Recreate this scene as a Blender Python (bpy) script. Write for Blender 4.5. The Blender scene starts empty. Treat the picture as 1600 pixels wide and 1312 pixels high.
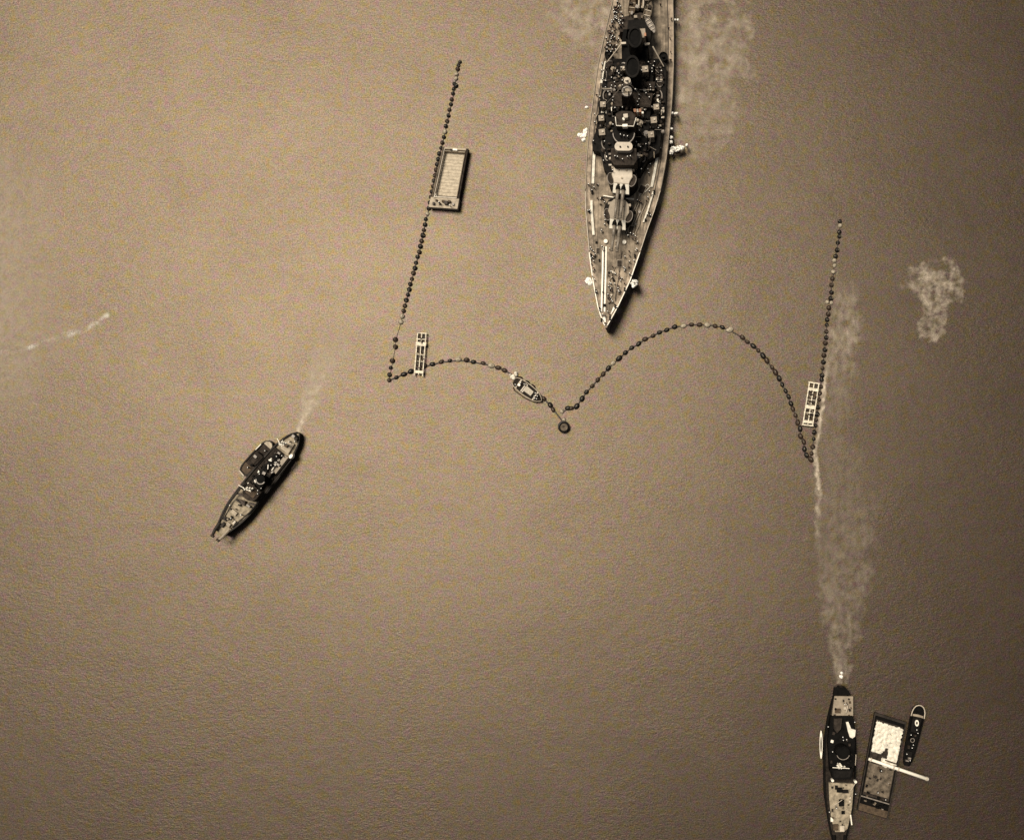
import bpy, bmesh, math, random
from mathutils import Vector, noise
random.seed(11)
R = math.radians
scene = bpy.context.scene
H = 380.0          # camera height above the water, metres
S = 0.25           # metres per photo pixel at water level
NX, NY = 1080, 860 # the spot of the picture straight below the camera

# ------------------------------------------------------------------ camera
cam_d = bpy.data.cameras.new('camera'); cam = bpy.data.objects.new('camera', cam_d)
scene.collection.objects.link(cam)
cam.location = (0, 0, H); cam.rotation_euler = (0, 0, 0)
cam_d.sensor_fit = 'HORIZONTAL'; cam_d.sensor_width = 36.0
cam_d.lens = 36.0 * H / (1600 * S)
cam_d.shift_x = (800 - NX) / 1600; cam_d.shift_y = (NY - 656) / 1600
cam_d.clip_start = 1.0; cam_d.clip_end = 20000
scene.camera = cam
# ------------------------------------------------------------------ sky and sun
SUN_EL, SUN_AZ = R(67.5), R(-50)     # azimuth clockwise from +Y (top of the picture): sun up on the left
world = bpy.data.worlds.new('World'); scene.world = world; world.use_nodes = True
wn = world.node_tree.nodes; wl = world.node_tree.links
bg = wn['Background']
sky = wn.new('ShaderNodeTexSky'); sky.sky_type = 'NISHITA'; sky.sun_disc = False
sky.sun_elevation = SUN_EL; sky.sun_rotation = SUN_AZ
sky.air_density = 1.0; sky.dust_density = 4.0; sky.ozone_density = 0.6
hs = wn.new('ShaderNodeHueSaturation'); hs.inputs['Saturation'].default_value = 0.10
wl.new(sky.outputs[0], hs.inputs['Color']); wl.new(hs.outputs[0], bg.inputs['Color'])
bg.inputs['Strength'].default_value = 0.05
sun_d = bpy.data.lights.new('sun', 'SUN'); sun = bpy.data.objects.new('sun', sun_d)
scene.collection.objects.link(sun)
sun_d.energy = 4.6; sun_d.angle = R(26); sun_d.color = (1.0, 0.90, 0.75)
sdir = Vector((math.sin(SUN_AZ) * math.cos(SUN_EL), math.cos(SUN_AZ) * math.cos(SUN_EL), math.sin(SUN_EL)))
sun.rotation_euler = sdir.to_track_quat('Z', 'Y').to_euler()
vs = scene.view_settings
vs.view_transform = 'Standard'; vs.look = 'None'; vs.gamma = 1.0; vs.exposure = 0.0
vs.use_curve_mapping = False

# ------------------------------------------------------------------ helpers
def P(px, py, z=0.0):
    """a spot measured in the photograph, put at its real height z"""
    k = S * (H - z) / H
    return Vector(((px - NX) * k, (NY - py) * k, z))

class MB:
    def __init__(s): s.v = []; s.f = []
    def add(s, vs_, fs_):
        o = len(s.v); s.v += [tuple(p) for p in vs_]; s.f += [tuple(i + o for i in f) for f in fs_]
        return s
    def prism(s, pts, z0, z1, shrink=1.0):
        """pts: world xy; z1 may be a list"""
        n = len(pts)
        zz = z1 if isinstance(z1, (list, tuple)) else [z1] * n
        cx = sum(p[0] for p in pts) / n; cy = sum(p[1] for p in pts) / n
        a = sum(pts[i][0] * pts[(i + 1) % n][1] - pts[(i + 1) % n][0] * pts[i][1] for i in range(n))
        if a < 0: pts = pts[::-1]; zz = zz[::-1]
        b = [(p[0], p[1], z0) for p in pts]
        t = [(cx + (p[0] - cx) * shrink, cy + (p[1] - cy) * shrink, zz[i]) for i, p in enumerate(pts)]
        fs = [tuple(range(n, 2 * n)), tuple(range(n - 1, -1, -1))]
        fs += [(i, (i + 1) % n, n + (i + 1) % n, n + i) for i in range(n)]
        return s.add(b + t, fs)
    def ppoly(s, px, z0, z1, shrink=1.0):
        return s.prism([tuple(P(x, y, z1)[:2]) for x, y in px], z0, z1, shrink)
    def box(s, px, py, w, l, z0, z1, ang=0.0, shrink=1.0):
        """box with its top centred on a photo spot; w, l in photo px, ang degrees (image clockwise)"""
        c, sn = math.cos(R(ang)), math.sin(R(ang)); q = []
        for a, b in ((-.5, -.5), (.5, -.5), (.5, .5), (-.5, .5)):
            x, y = a * w, b * l
            q.append((px + x * c - y * sn, py + x * sn + y * c))
        return s.ppoly(q, z0, z1, shrink)
    def cyl(s, px, py, r, z0, z1, r1=None, n=20, sy=1.0, ang=0.0):
        """r metres"""
        c = P(px, py, z1); r1 = r if r1 is None else r1
        ca, sa = math.cos(R(ang)), math.sin(R(ang)); vs_ = []
        for rr, z in ((r, z0), (r1, z1)):
            for i in range(n):
                t = 2 * math.pi * i / n; x, y = rr * math.cos(t), rr * sy * math.sin(t)
                vs_.append((c.x + x * ca - y * sa, c.y + x * sa + y * ca, z))
        fs = [tuple(range(n, 2 * n)), tuple(range(n - 1, -1, -1))]
        fs += [(i, (i + 1) % n, n + (i + 1) % n, n + i) for i in range(n)]
        return s.add(vs_, fs)
    def ring(s, px, py, ro, ri, z0, z1, n=28, sy=1.0, a0=0, a1=360):
        c = P(px, py, z1); full = (a1 - a0) >= 360; m = n if full else n + 1; vs_ = []
        for i in range(m):
            t = R(a0 + (a1 - a0) * i / n)
            for r, z in ((ri, z0), (ro, z0), (ro, z1), (ri, z1)):
                vs_.append((c.x + r * math.cos(t), c.y + r * sy * math.sin(t), z))
        fs = []
        for i in range(n):
            j = (i + 1) % m
            for k in range(4): fs.append((4 * i + k, 4 * i + (k + 1) % 4, 4 * j + (k + 1) % 4, 4 * j + k)[::-1])
        if not full: fs += [(0, 1, 2, 3), tuple(4 * n + k for k in (3, 2, 1, 0))]
        return s.add(vs_, fs)
    def tube(s, pts, r, n=6, r1=None, closed=False):
        pts = [Vector(p) for p in pts]; m = len(pts); vs_ = []
        for i, p in enumerate(pts):
            d = (pts[(i + 1) % m] - pts[i - 1]) if closed else (pts[min(i + 1, m - 1)] - pts[max(i - 1, 0)])
            d.normalize()
            up = Vector((0, 0, 1)) if abs(d.z) < .95 else Vector((1, 0, 0))
            a = d.cross(up).normalized(); b = a.cross(d)
            rr = r if r1 is None else r + (r1 - r) * i / (m - 1)
            for k in range(n):
                t = 2 * math.pi * k / n
                vs_.append(p + a * (rr * math.cos(t)) + b * (rr * math.sin(t)))
        fs = []
        for i in range(m if closed else m - 1):
            j = (i + 1) % m
            for k in range(n): fs.append((i * n + k, i * n + (k + 1) % n, j * n + (k + 1) % n, j * n + k))
        if not closed: fs += [tuple(range(n - 1, -1, -1)), tuple(range((m - 1) * n, m * n))]
        return s.add(vs_, fs)
    def lathe(s, prof, c=(0, 0, 0), n=16):
        vs_ = [(c[0] + r * math.cos(2 * math.pi * i / n), c[1] + r * math.sin(2 * math.pi * i / n), c[2] + z) for r, z in prof for i in range(n)]
        fs = [(a * n + i, a * n + (i + 1) % n, (a + 1) * n + (i + 1) % n, (a + 1) * n + i) for a in range(len(prof) - 1) for i in range(n)]
        fs += [tuple(range(n - 1, -1, -1)), tuple(range((len(prof) - 1) * n, len(prof) * n))]
        return s.add(vs_, fs)
    def build(s, name, mat, parent=None, smooth=False):
        o = Vector((0, 0, 0)); p = parent
        while p is not None: o = o + p.location; p = p.parent
        me = bpy.data.meshes.new(name)
        me.from_pydata([(x - o.x, y - o.y, z - o.z) for x, y, z in s.v], [], s.f)
        me.validate()
        bm = bmesh.new(); bm.from_mesh(me); bmesh.ops.recalc_face_normals(bm, faces=bm.faces); bm.to_mesh(me); bm.free()
        me.materials.append(mat)
        if smooth: me.polygons.foreach_set('use_smooth', [True] * len(me.polygons))
        ob = bpy.data.objects.new(name, me); scene.collection.objects.link(ob); ob.parent = parent
        return ob

def tag(o, label, cat=None, group=None, kind=None):
    o['label'] = label
    if cat: o['category'] = cat
    if group: o['group'] = group
    if kind: o['kind'] = kind
    return o
def thing(name, px, py, label, cat, group=None):
    o = bpy.data.objects.new(name, None); scene.collection.objects.link(o)
    o.location = P(px, py, 0); o.empty_display_size = 2
    return tag(o, label, cat, group)
def copy_thing(root, loc, rz, label, group):
    r = root.copy(); scene.collection.objects.link(r); r.location = loc; r.rotation_euler = (0, 0, rz)
    r['label'] = label; r['group'] = group
    for ch in root.children:
        c = ch.copy(); scene.collection.objects.link(c); c.parent = r
        for g in ch.children:
            d = g.copy(); scene.collection.objects.link(d); d.parent = c
    return r

# ------------------------------------------------------------------ materials
def mat(name, col, rough=.6, var=.25, scale=.6, bump=0.0, col2=None, spec=.4, metal=0.0):
    m = bpy.data.materials.new(name); m.use_nodes = True
    nt = m.node_tree; b = nt.nodes['Principled BSDF']
    b.inputs['Roughness'].default_value = rough; b.inputs['Specular IOR Level'].default_value = spec
    b.inputs['Metallic'].default_value = metal
    g = nt.nodes.new('ShaderNodeNewGeometry')
    n = nt.nodes.new('ShaderNodeTexNoise'); n.inputs['Scale'].default_value = scale
    n.inputs['Detail'].default_value = 6; n.inputs['Roughness'].default_value = .65
    nt.links.new(g.outputs['Position'], n.inputs['Vector'])
    cr = nt.nodes.new('ShaderNodeValToRGB')
    c2 = col2 or tuple(c * (1 - var) for c in col); c1 = tuple(min(1, c * (1 + var * .6)) for c in col)
    cr.color_ramp.elements[0].color = (*c2, 1); cr.color_ramp.elements[0].position = .35
    cr.color_ramp.elements[1].color = (*c1, 1); cr.color_ramp.elements[1].position = .65
    nt.links.new(n.outputs['Fac'], cr.inputs['Fac']); nt.links.new(cr.outputs['Color'], b.inputs['Base Color'])
    if bump:
        bp = nt.nodes.new('ShaderNodeBump'); bp.inputs['Strength'].default_value = bump; bp.inputs['Distance'].default_value = .1
        n2 = nt.nodes.new('ShaderNodeTexNoise'); n2.inputs['Scale'].default_value = scale * 4; n2.inputs['Detail'].default_value = 5
        nt.links.new(g.outputs['Position'], n2.inputs['Vector'])
        nt.links.new(n2.outputs['Fac'], bp.inputs['Height']); nt.links.new(bp.outputs['Normal'], b.inputs['Normal'])
    return m
M = {}
def plank_mat(name, col, ang, wid):
    m = mat(name, col, .75, .45, .35, 0, None, .2); nt = m.node_tree; b = nt.nodes['Principled BSDF']
    src = b.inputs['Base Color'].links[0].from_socket
    g = nt.nodes.new('ShaderNodeNewGeometry'); mp = nt.nodes.new('ShaderNodeMapping'); mp.inputs['Rotation'].default_value = (0, 0, ang)
    mp.inputs['Scale'].default_value = (1 / wid, .035, 1)
    nt.links.new(g.outputs['Position'], mp.inputs['Vector'])
    n = nt.nodes.new('ShaderNodeTexNoise'); n.inputs['Scale'].default_value = 1.0; n.inputs['Detail'].default_value = 4; n.inputs['Roughness'].default_value = .7
    nt.links.new(mp.outputs[0], n.inputs['Vector'])
    st = nt.nodes.new('ShaderNodeTexNoise'); st.inputs['Scale'].default_value = .16; st.inputs['Detail'].default_value = 8; st.inputs['Roughness'].default_value = .7
    nt.links.new(g.outputs['Position'], st.inputs['Vector'])
    x = src
    for node, lo, hi in ((n, .55, 1.3), (st, .45, 1.3)):
        r = nt.nodes.new('ShaderNodeMapRange'); r.inputs[1].default_value = .34; r.inputs[2].default_value = .66; r.inputs[3].default_value = lo; r.inputs[4].default_value = hi
        nt.links.new(node.outputs['Fac'], r.inputs[0])
        mx = nt.nodes.new('ShaderNodeMix'); mx.data_type = 'RGBA'; mx.blend_type = 'MULTIPLY'; mx.inputs[0].default_value = 1
        nt.links.new(x, mx.inputs[6]); nt.links.new(r.outputs[0], mx.inputs[7]); x = mx.outputs[2]
    nt.links.new(x, b.inputs['Base Color'])
    return m
M['hull'] = mat('dark_hull_paint', (.022, .017, .013), .6, .5, .5, spec=.15)
M['side'] = mat('grey_hull_paint', (.16, .13, .10), .5, .3, .3)
M['edge'] = plank_mat('waterway_plating', (.34, .27, .20), R(6), .9)
M['teak'] = plank_mat('weathered_teak_deck', (.25, .20, .145), R(6), .5)
M['super'] = mat('dark_grey_steel', (.0085, .0072, .006), .7, .6, .5, spec=.08)
M['super2'] = mat('brown_grey_deck_covering', (.034, .026, .020), .75, .6, .6, spec=.1)
M['black'] = mat('soot_black_paint', (.0045, .0040, .0035), .7, .5, .5, spec=.06)
M['pale'] = mat('pale_grey_paint', (.45, .385, .30), .5, .2, .6)
M['roof'] = mat('tan_grey_paint', (.26, .21, .15), .55, .25, .5)
M['white'] = mat('white_paint', (.80, .74, .62), .45, .12, .8)
M['canvas'] = mat('white_canvas', (.66, .61, .51), .85, .28, .7, .8, spec=.2)
M['raftwhite'] = mat('stained_white_timber', (.66, .59, .46), .7, .45, 1.2, .4, spec=.2)
M['gun'] = mat('gun_metal', (.19, .16, .125), .45, .35, .6, spec=.4)
M['rust'] = mat('rusty_steel', (.034, .020, .012), .55, .6, 1.5, .4, spec=.25)
M['tarsteel'] = mat('wet_tarred_steel', (.010, .008, .006), .45, .6, 1.5, .4, spec=.25)
M['floatpale'] = mat('pale_float_paint', (.34, .29, .21), .45, .4, 2.0, .3)
M['cable'] = mat('tarred_wire_rope', (.030, .022, .017), .6, .4, 3.0)
M['planks'] = mat('pale_worn_planks', (.36, .30, .22), .75, .3, .6, .3)
M['tugdeck'] = mat('worn_wooden_deck', (.29, .24, .17), .8, .5, .7, .4, spec=.2)
M['darkdeck'] = mat('dark_stained_deck', (.022, .017, .013), .8, .6, .6, .3, spec=.1)
M['brown'] = mat('brown_wood', (.07, .047, .028), .7, .5, .8, spec=.2)
M['holdplanks'] = mat('bleached_hold_planks', (.47, .40, .30), .85, .3, .8, .4, spec=.15)
M['bargedeck'] = mat('worn_barge_deck', (.12, .095, .068), .8, .6, .5, .4, spec=.15)
M['steel'] = mat('bare_grey_steel', (.20, .17, .14), .45, .35, .8)
M['red'] = mat('faded_orange_paint', (.36, .17, .09), .6, .3, .8)
M['uniform'] = mat('dark_uniform_cloth', (.012, .012, .016), .85, .3, 4.0)
M['capwhite'] = mat('white_cap_cloth', (.82, .80, .74), .8, .05, 4.0)

# water: silty estuary water, ruffled by small wind waves
wm = bpy.data.materials.new('silty_estuary_water'); wm.use_nodes = True
nt = wm.node_tree; N = nt.nodes; Lk = nt.links; pb = N['Principled BSDF']
geo = N.new('ShaderNodeNewGeometry')
def wnoise(scale, detail=4, rough=.6, map_scale=(1, 1, 1), rot=0.0, dist=0.0):
    mp = N.new('ShaderNodeMapping'); mp.inputs['Scale'].default_value = map_scale; mp.inputs['Rotation'].default_value = (0, 0, rot)
    Lk.new(geo.outputs['Position'], mp.inputs['Vector'])
    n = N.new('ShaderNodeTexNoise'); n.inputs['Scale'].default_value = scale; n.inputs['Detail'].default_value = detail
    n.inputs['Roughness'].default_value = rough; n.inputs['Distortion'].default_value = dist
    Lk.new(mp.outputs[0], n.inputs['Vector']); return n
def ramp(src, stops):
    c = N.new('ShaderNodeValToRGB'); e = c.color_ramp.elements
    e[0].position, e[0].color = stops[0][0], (*stops[0][1], 1); e[1].position, e[1].color = stops[-1][0], (*stops[-1][1], 1)
    for p, col in stops[1:-1]:
        x = e.new(p); x.color = (*col, 1)
    Lk.new(src, c.inputs['Fac']); return c
def mix(kind, fac, a, b):
    m = N.new('ShaderNodeMix'); m.data_type = 'RGBA'; m.blend_type = kind; m.inputs[0].default_value = fac
    Lk.new(a, m.inputs[6]); Lk.new(b, m.inputs[7]); return m.outputs[2]
big = wnoise(.012, 4, .55)
silt = ramp(big.outputs['Fac'], [(.3, (.014, .0092, .0078)), (.7, (.020, .0130, .0105))])
blot = wnoise(.33, 3, .6)
tint = ramp(blot.outputs['Fac'], [(.32, (1.03, 1.03, .66)), (.5, (1, 1, 1)), (.68, (1.04, .90, 1.20))])
blot2 = wnoise(.5, 3, .6, (1, 1, 1), 1.1)
tint2 = ramp(blot2.outputs['Fac'], [(.34, (.92, 1.04, .98)), (.5, (1, 1, 1)), (.66, (1.10, .95, .90))])
grain = wnoise(2.0, 3, .8)
gr = ramp(grain.outputs['Fac'], [(.30, (.30, .30, .30)), (.5, (1, 1, 1)), (.70, (1.7, 1.7, 1.7))])
stk = wnoise(.03, 5, .6, (.6, 1.1, 1), R(-35), .8)
sk = ramp(stk.outputs['Fac'], [(.3, (.95, .945, .945)), (.5, (1, 1, 1)), (.7, (1.04, 1.04, 1.04))])
mid = wnoise(.3, 4, .6, (.8, 1.1, 1), R(20), .5)
md = ramp(mid.outputs['Fac'], [(.3, (.94, .94, .94)), (.7, (1.06, 1.06, 1.06))])
c1 = mix('MULTIPLY', 1.0, tint.outputs['Color'], tint2.outputs['Color'])
c1 = mix('MULTIPLY', .85, c1, gr.outputs['Color'])
c1 = mix('MULTIPLY', 1.0, c1, sk.outputs['Color']); c1 = mix('MULTIPLY', 1.0, c1, md.outputs['Color'])
# body colour of the silt plus the glitter of wave facets (slopes of wind waves are Gaussian: Beckmann)
dif = N.new('ShaderNodeBsdfDiffuse'); Lk.new(mix('MULTIPLY', 1.0, silt.outputs['Color'], c1), dif.inputs['Color'])
gl = N.new('ShaderNodeBsdfAnisotropic'); gl.distribution = 'BECKMANN'; gl.inputs['Roughness'].default_value = .452
warm = N.new('ShaderNodeRGB'); warm.outputs[0].default_value = (.0530, .0432, .0322, 1)
Lk.new(mix('MULTIPLY', 1.0, warm.outputs[0], c1), gl.inputs['Color'])
addsh = N.new('ShaderNodeAddShader'); Lk.new(dif.outputs[0], addsh.inputs[0]); Lk.new(gl.outputs[0], addsh.inputs[1])
Lk.new(addsh.outputs[0], N['Material Output'].inputs['Surface']); N.remove(pb)
w1 = wnoise(.85, 3, .65, (.55, 1.15, 1), R(-12), .8)
w2 = wnoise(1.7, 3, .65, (.7, 1.2, 1), R(10), .3)
ad = N.new('ShaderNodeMath'); ad.operation = 'MULTIPLY_ADD'; ad.inputs[1].default_value = .35
Lk.new(w2.outputs['Fac'], ad.inputs[0]); Lk.new(w1.outputs['Fac'], ad.inputs[2])
bp = N.new('ShaderNodeBump'); bp.inputs['Strength'].default_value = .17; bp.inputs['Distance'].default_value = .5
calm = wnoise(.018, 4, .6, (1, 1, 1), .4, .6)
cr_ = N.new('ShaderNodeMapRange'); cr_.inputs[1].default_value = .38; cr_.inputs[2].default_value = .62; cr_.inputs[3].default_value = .35; cr_.inputs[4].default_value = 1.25
Lk.new(calm.outputs['Fac'], cr_.inputs[0])
hm = N.new('ShaderNodeMath'); hm.operation = 'MULTIPLY'; Lk.new(ad.outputs[0], hm.inputs[0]); Lk.new(cr_.outputs[0], hm.inputs[1])
Lk.new(hm.outputs[0], bp.inputs['Height']); Lk.new(bp.outputs['Normal'], gl.inputs['Normal']); Lk.new(bp.outputs['Normal'], dif.inputs['Normal'])
M['water'] = wm

def foam_mat(name, col, rough, nscale):
    m = bpy.data.materials.new(name); m.use_nodes = True
    n = m.node_tree.nodes; l = m.node_tree.links; b = n['Principled BSDF']
    b.inputs['Base Color'].default_value = (*col, 1); b.inputs['Roughness'].default_value = rough
    at = n.new('ShaderNodeAttribute'); at.attribute_name = 'dens'
    g = n.new('ShaderNodeNewGeometry'); t = n.new('ShaderNodeTexNoise'); t.inputs['Scale'].default_value = nscale; t.inputs['Detail'].default_value = 3
    l.new(g.outputs['Position'], t.inputs['Vector'])
    ma = n.new('ShaderNodeMath'); ma.operation = 'MULTIPLY_ADD'; ma.inputs[1].default_value = 1.6; ma.inputs[2].default_value = .2
    l.new(t.outputs['Fac'], ma.inputs[0])
    mu = n.new('ShaderNodeMath'); mu.operation = 'MULTIPLY'; mu.use_clamp = True
    l.new(at.outputs['Fac'], mu.inputs[0]); l.new(ma.outputs[0], mu.inputs[1]); l.new(mu.outputs[0], b.inputs['Alpha'])
    return m
M['silt'] = foam_mat('churned_silt_foam', (.56, .47, .36), .9, 1.6)
M['foam'] = foam_mat('white_foam', (.85, .81, .72), .9, 1.8)
M['spray'] = mat('white_spray', (.88, .85, .77), .9, .06, 2.0)

# ------------------------------------------------------------------ the water
w = MB(); w.add([(-6000, -6000, 0), (6000, -6000, 0), (6000, 6000, 0), (-6000, 6000, 0)], [(0, 1, 2, 3)])
o = w.build('water', M['water']); o['kind'] = 'structure'; o['label'] = 'ruffled brown estuary water'

# ------------------------------------------------------------------ vessels
def interp(tab, t):
    for (a, va), (b, vb) in zip(tab, tab[1:]):
        if a <= t <= b: return va + (vb - va) * (t - a) / (b - a)
    return tab[0][1] if t < tab[0][0] else tab[-1][1]
def sm(tab, n):
    """resample a table smoothly (Catmull-Rom over irregular keys)"""
    out = []
    lo, hi = tab[0][0], tab[-1][0]
    for i in range(n + 1):
        t = lo + (hi - lo) * i / n
        k = max(0, min(len(tab) - 2, sum(1 for a, _ in tab if a <= t) - 1))
        t0, v0 = tab[k]; t1, v1 = tab[k + 1]; h = t1 - t0
        m0 = (v1 - tab[k - 1][1]) / (t1 - tab[k - 1][0]) if k > 0 else (v1 - v0) / h
        m1 = (tab[k + 2][1] - v0) / (tab[k + 2][0] - t0) if k + 2 < len(tab) else (v1 - v0) / h
        s_ = (t - t0) / h
        v = (2*s_**3-3*s_**2+1)*v0 + (s_**3-2*s_**2+s_)*h*m0 + (-2*s_**3+3*s_**2)*v1 + (s_**3-s_**2)*h*m1
        out.append((t, v))
    return out

def hull_mesh(left, right, zd, wl, z_in=0.0, edge=1.0):
    """left/right: matching lists of world deck-edge points (x, y, z); wl: waterline narrowing 0..1 per station.
    returns hull sides + edge strip, and the inner deck polygon strip"""
    hb = MB(); db = MB(); n = len(left); A = []
    for i in range(n):
        l, r = Vector(left[i]), Vector(right[i]); c = (l + r) / 2; hw = (r - l).length / 2
        k = max(.12, 1 - edge / hw) if hw > edge * 1.15 else .12
        lo = c + (l - c) * wl[i]; ro = c + (r - c) * wl[i]
        li = c + (l - c) * k; ri = c + (r - c) * k
        A += [(lo.x, lo.y, -1.5), tuple(l), tuple(li), (li.x, li.y, li.z - z_in), (ri.x, ri.y, ri.z - z_in), tuple(ri), tuple(r), (ro.x, ro.y, -1.5)]
    F = []
    for i in range(n - 1):
        for k in (0, 1, 2, 4, 5, 6): F.append((8*i+k, 8*i+k+1, 8*(i+1)+k+1, 8*(i+1)+k))
    for i in (0, n - 1): F.append(tuple(8 * i + k for k in range(8)))
    hb.add(A, F)
    D = []; G = []
    for i in range(n):
        a = A[8*i+3]; b = A[8*i+4]; up = .03
        D += [(a[0], a[1], a[2] + up), (b[0], b[1], b[2] + up)]
    for i in range(n - 1): G.append((2*i, 2*i+1, 2*i+3, 2*i+2))
    db.add(D, G)
    return hb, db

def axis_hull(stern, bow, widths, zs, wls, n=28, edge=.5, z_in=.0):
    """stern, bow in photo px; widths: [(t, half width px)]; zs: [(t, z)]"""
    sx, sy = stern; bx, by = bow; dx, dy = bx - sx, by - sy; L = math.hypot(dx, dy); dx /= L; dy /= L
    W = sm(widths, n); l = []; r = []; wv = []
    for t, hw in W:
        hw = max(hw, .4); z = interp(zs, t)
        cx, cy = sx + dx * L * t, sy + dy * L * t
        l.append(tuple(P(cx + dy * hw, cy - dx * hw, z))); r.append(tuple(P(cx - dy * hw, cy + dx * hw, z))); wv.append(interp(wls, t))
    return hull_mesh(l, r, None, wv, z_in, edge)

# ================================================================== battleship
ship = thing('battleship', 968, 300, 'long grey battleship with crowded decks steaming out through the open boom', 'battleship')
LE = [(-470, 1035), (-440, 1018), (-380, 1000), (-250, 978), (-100, 968), (0, 957), (50, 945), (100, 934), (150, 927), (200, 920), (250, 916), (300, 914), (330, 914.5), (360, 917), (400, 920.5), (440, 926), (480, 933.5), (500, 940), (512, 945.5)]
RE = [(-470, 1050), (-440, 1068), (-380, 1080), (-250, 1078), (-100, 1060), (0, 1052), (50, 1053), (100, 1053), (150, 1051), (200, 1047), (250, 1041.5), (300, 1032), (330, 1023), (360, 1012), (400, 999), (440, 985), (480, 966), (500, 955), (512, 948)]
def zdeck(y): return 5.4 + 3.4 * max(0, (y - 230) / 285) ** 1.7 if y > 230 else 5.4
n = 70
ls = sm(LE, n); rs = sm(RE, n)
left = [tuple(P(x, y, zdeck(y))) for y, x in ls]; right = [tuple(P(x, y, zdeck(y))) for y, x in rs]
wls = [interp([(-470, .75), (-380, .95), (150, .995), (260, .97), (400, .82), (480, .55), (512, .2)], y) for y, _ in ls]
hb, db = hull_mesh(left, right, None, wls, 0.0, 1.9)
hull = hb.build('hull', M['edge'], ship); hull.data.materials.append(M['side'])
for p in hull.data.polygons:
    if abs(p.normal.z) < .55: p.material_index = 1
db.build('deck', M['teak'], ship)
AX = Vector((-54, 512)).normalized(); AN = Vector((AX.y, -AX.x))      # towards the bow, towards the right, in photo px
ANG = math.degrees(math.atan2(54, 512))
def Q(cx, cy, u, v): return (cx + AX.x * u + AN.x * v, cy + AX.y * u + AN.y * v)
def deck_strip(y0, y1, side, inset, wid, name, m, z=.25, h=.3, steps=14):
    a = MB(); tab = LE if side < 0 else RE; A = []
    for i in range(steps + 1):
        y = y0 + (y1 - y0) * i / steps; x = interp(tab, y) - side * inset
        for xx in (x - wid / 2, x + wid / 2):
            p = P(xx, y, zdeck(y)); A += [(p.x, p.y, p.z - .1), (p.x, p.y, p.z + h)]
    F = []
    for i in range(steps):
        j = 4 * i; F += [(j, j+1, j+5, j+4), (j+1, j+3, j+7, j+5), (j+3, j+2, j+6, j+7)]
    F += [(0, 1, 3, 2), (4*steps, 4*steps+1, 4*steps+3, 4*steps+2)]
    a.add(A, F); return a.build(name, m, ship)
# white strips along the deck edge, dark gutters inside them
for y0, y1, sd, ins, wd in ((228, 288, -1, 12, 4.2), (314, 368, -1, 10, 3.8), (243, 293, 1, 15, 4), (300, 348, 1, 11, 2.6)):
    deck_strip(y0, y1, sd, ins, wd, 'canvas_roll', M['canvas'], h=.7)
for sd in (-1, 1):
    deck_strip(-90, 300, sd, 9, 1.0, 'gutter_rail', M['rust'], h=.25, steps=40)
    deck_strip(395, 509, sd, .9, 1.5, 'bow_bulwark', M['white'], h=.55, steps=24)
    deck_strip(300, 392, sd, .9, 1.0, 'deck_edge_rail', M['pale'], h=.4, steps=24)
    deck_strip(-90, 296, sd, .8, 1.0, 'deck_edge_rail', M['roof'], h=.4, steps=40)

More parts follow.
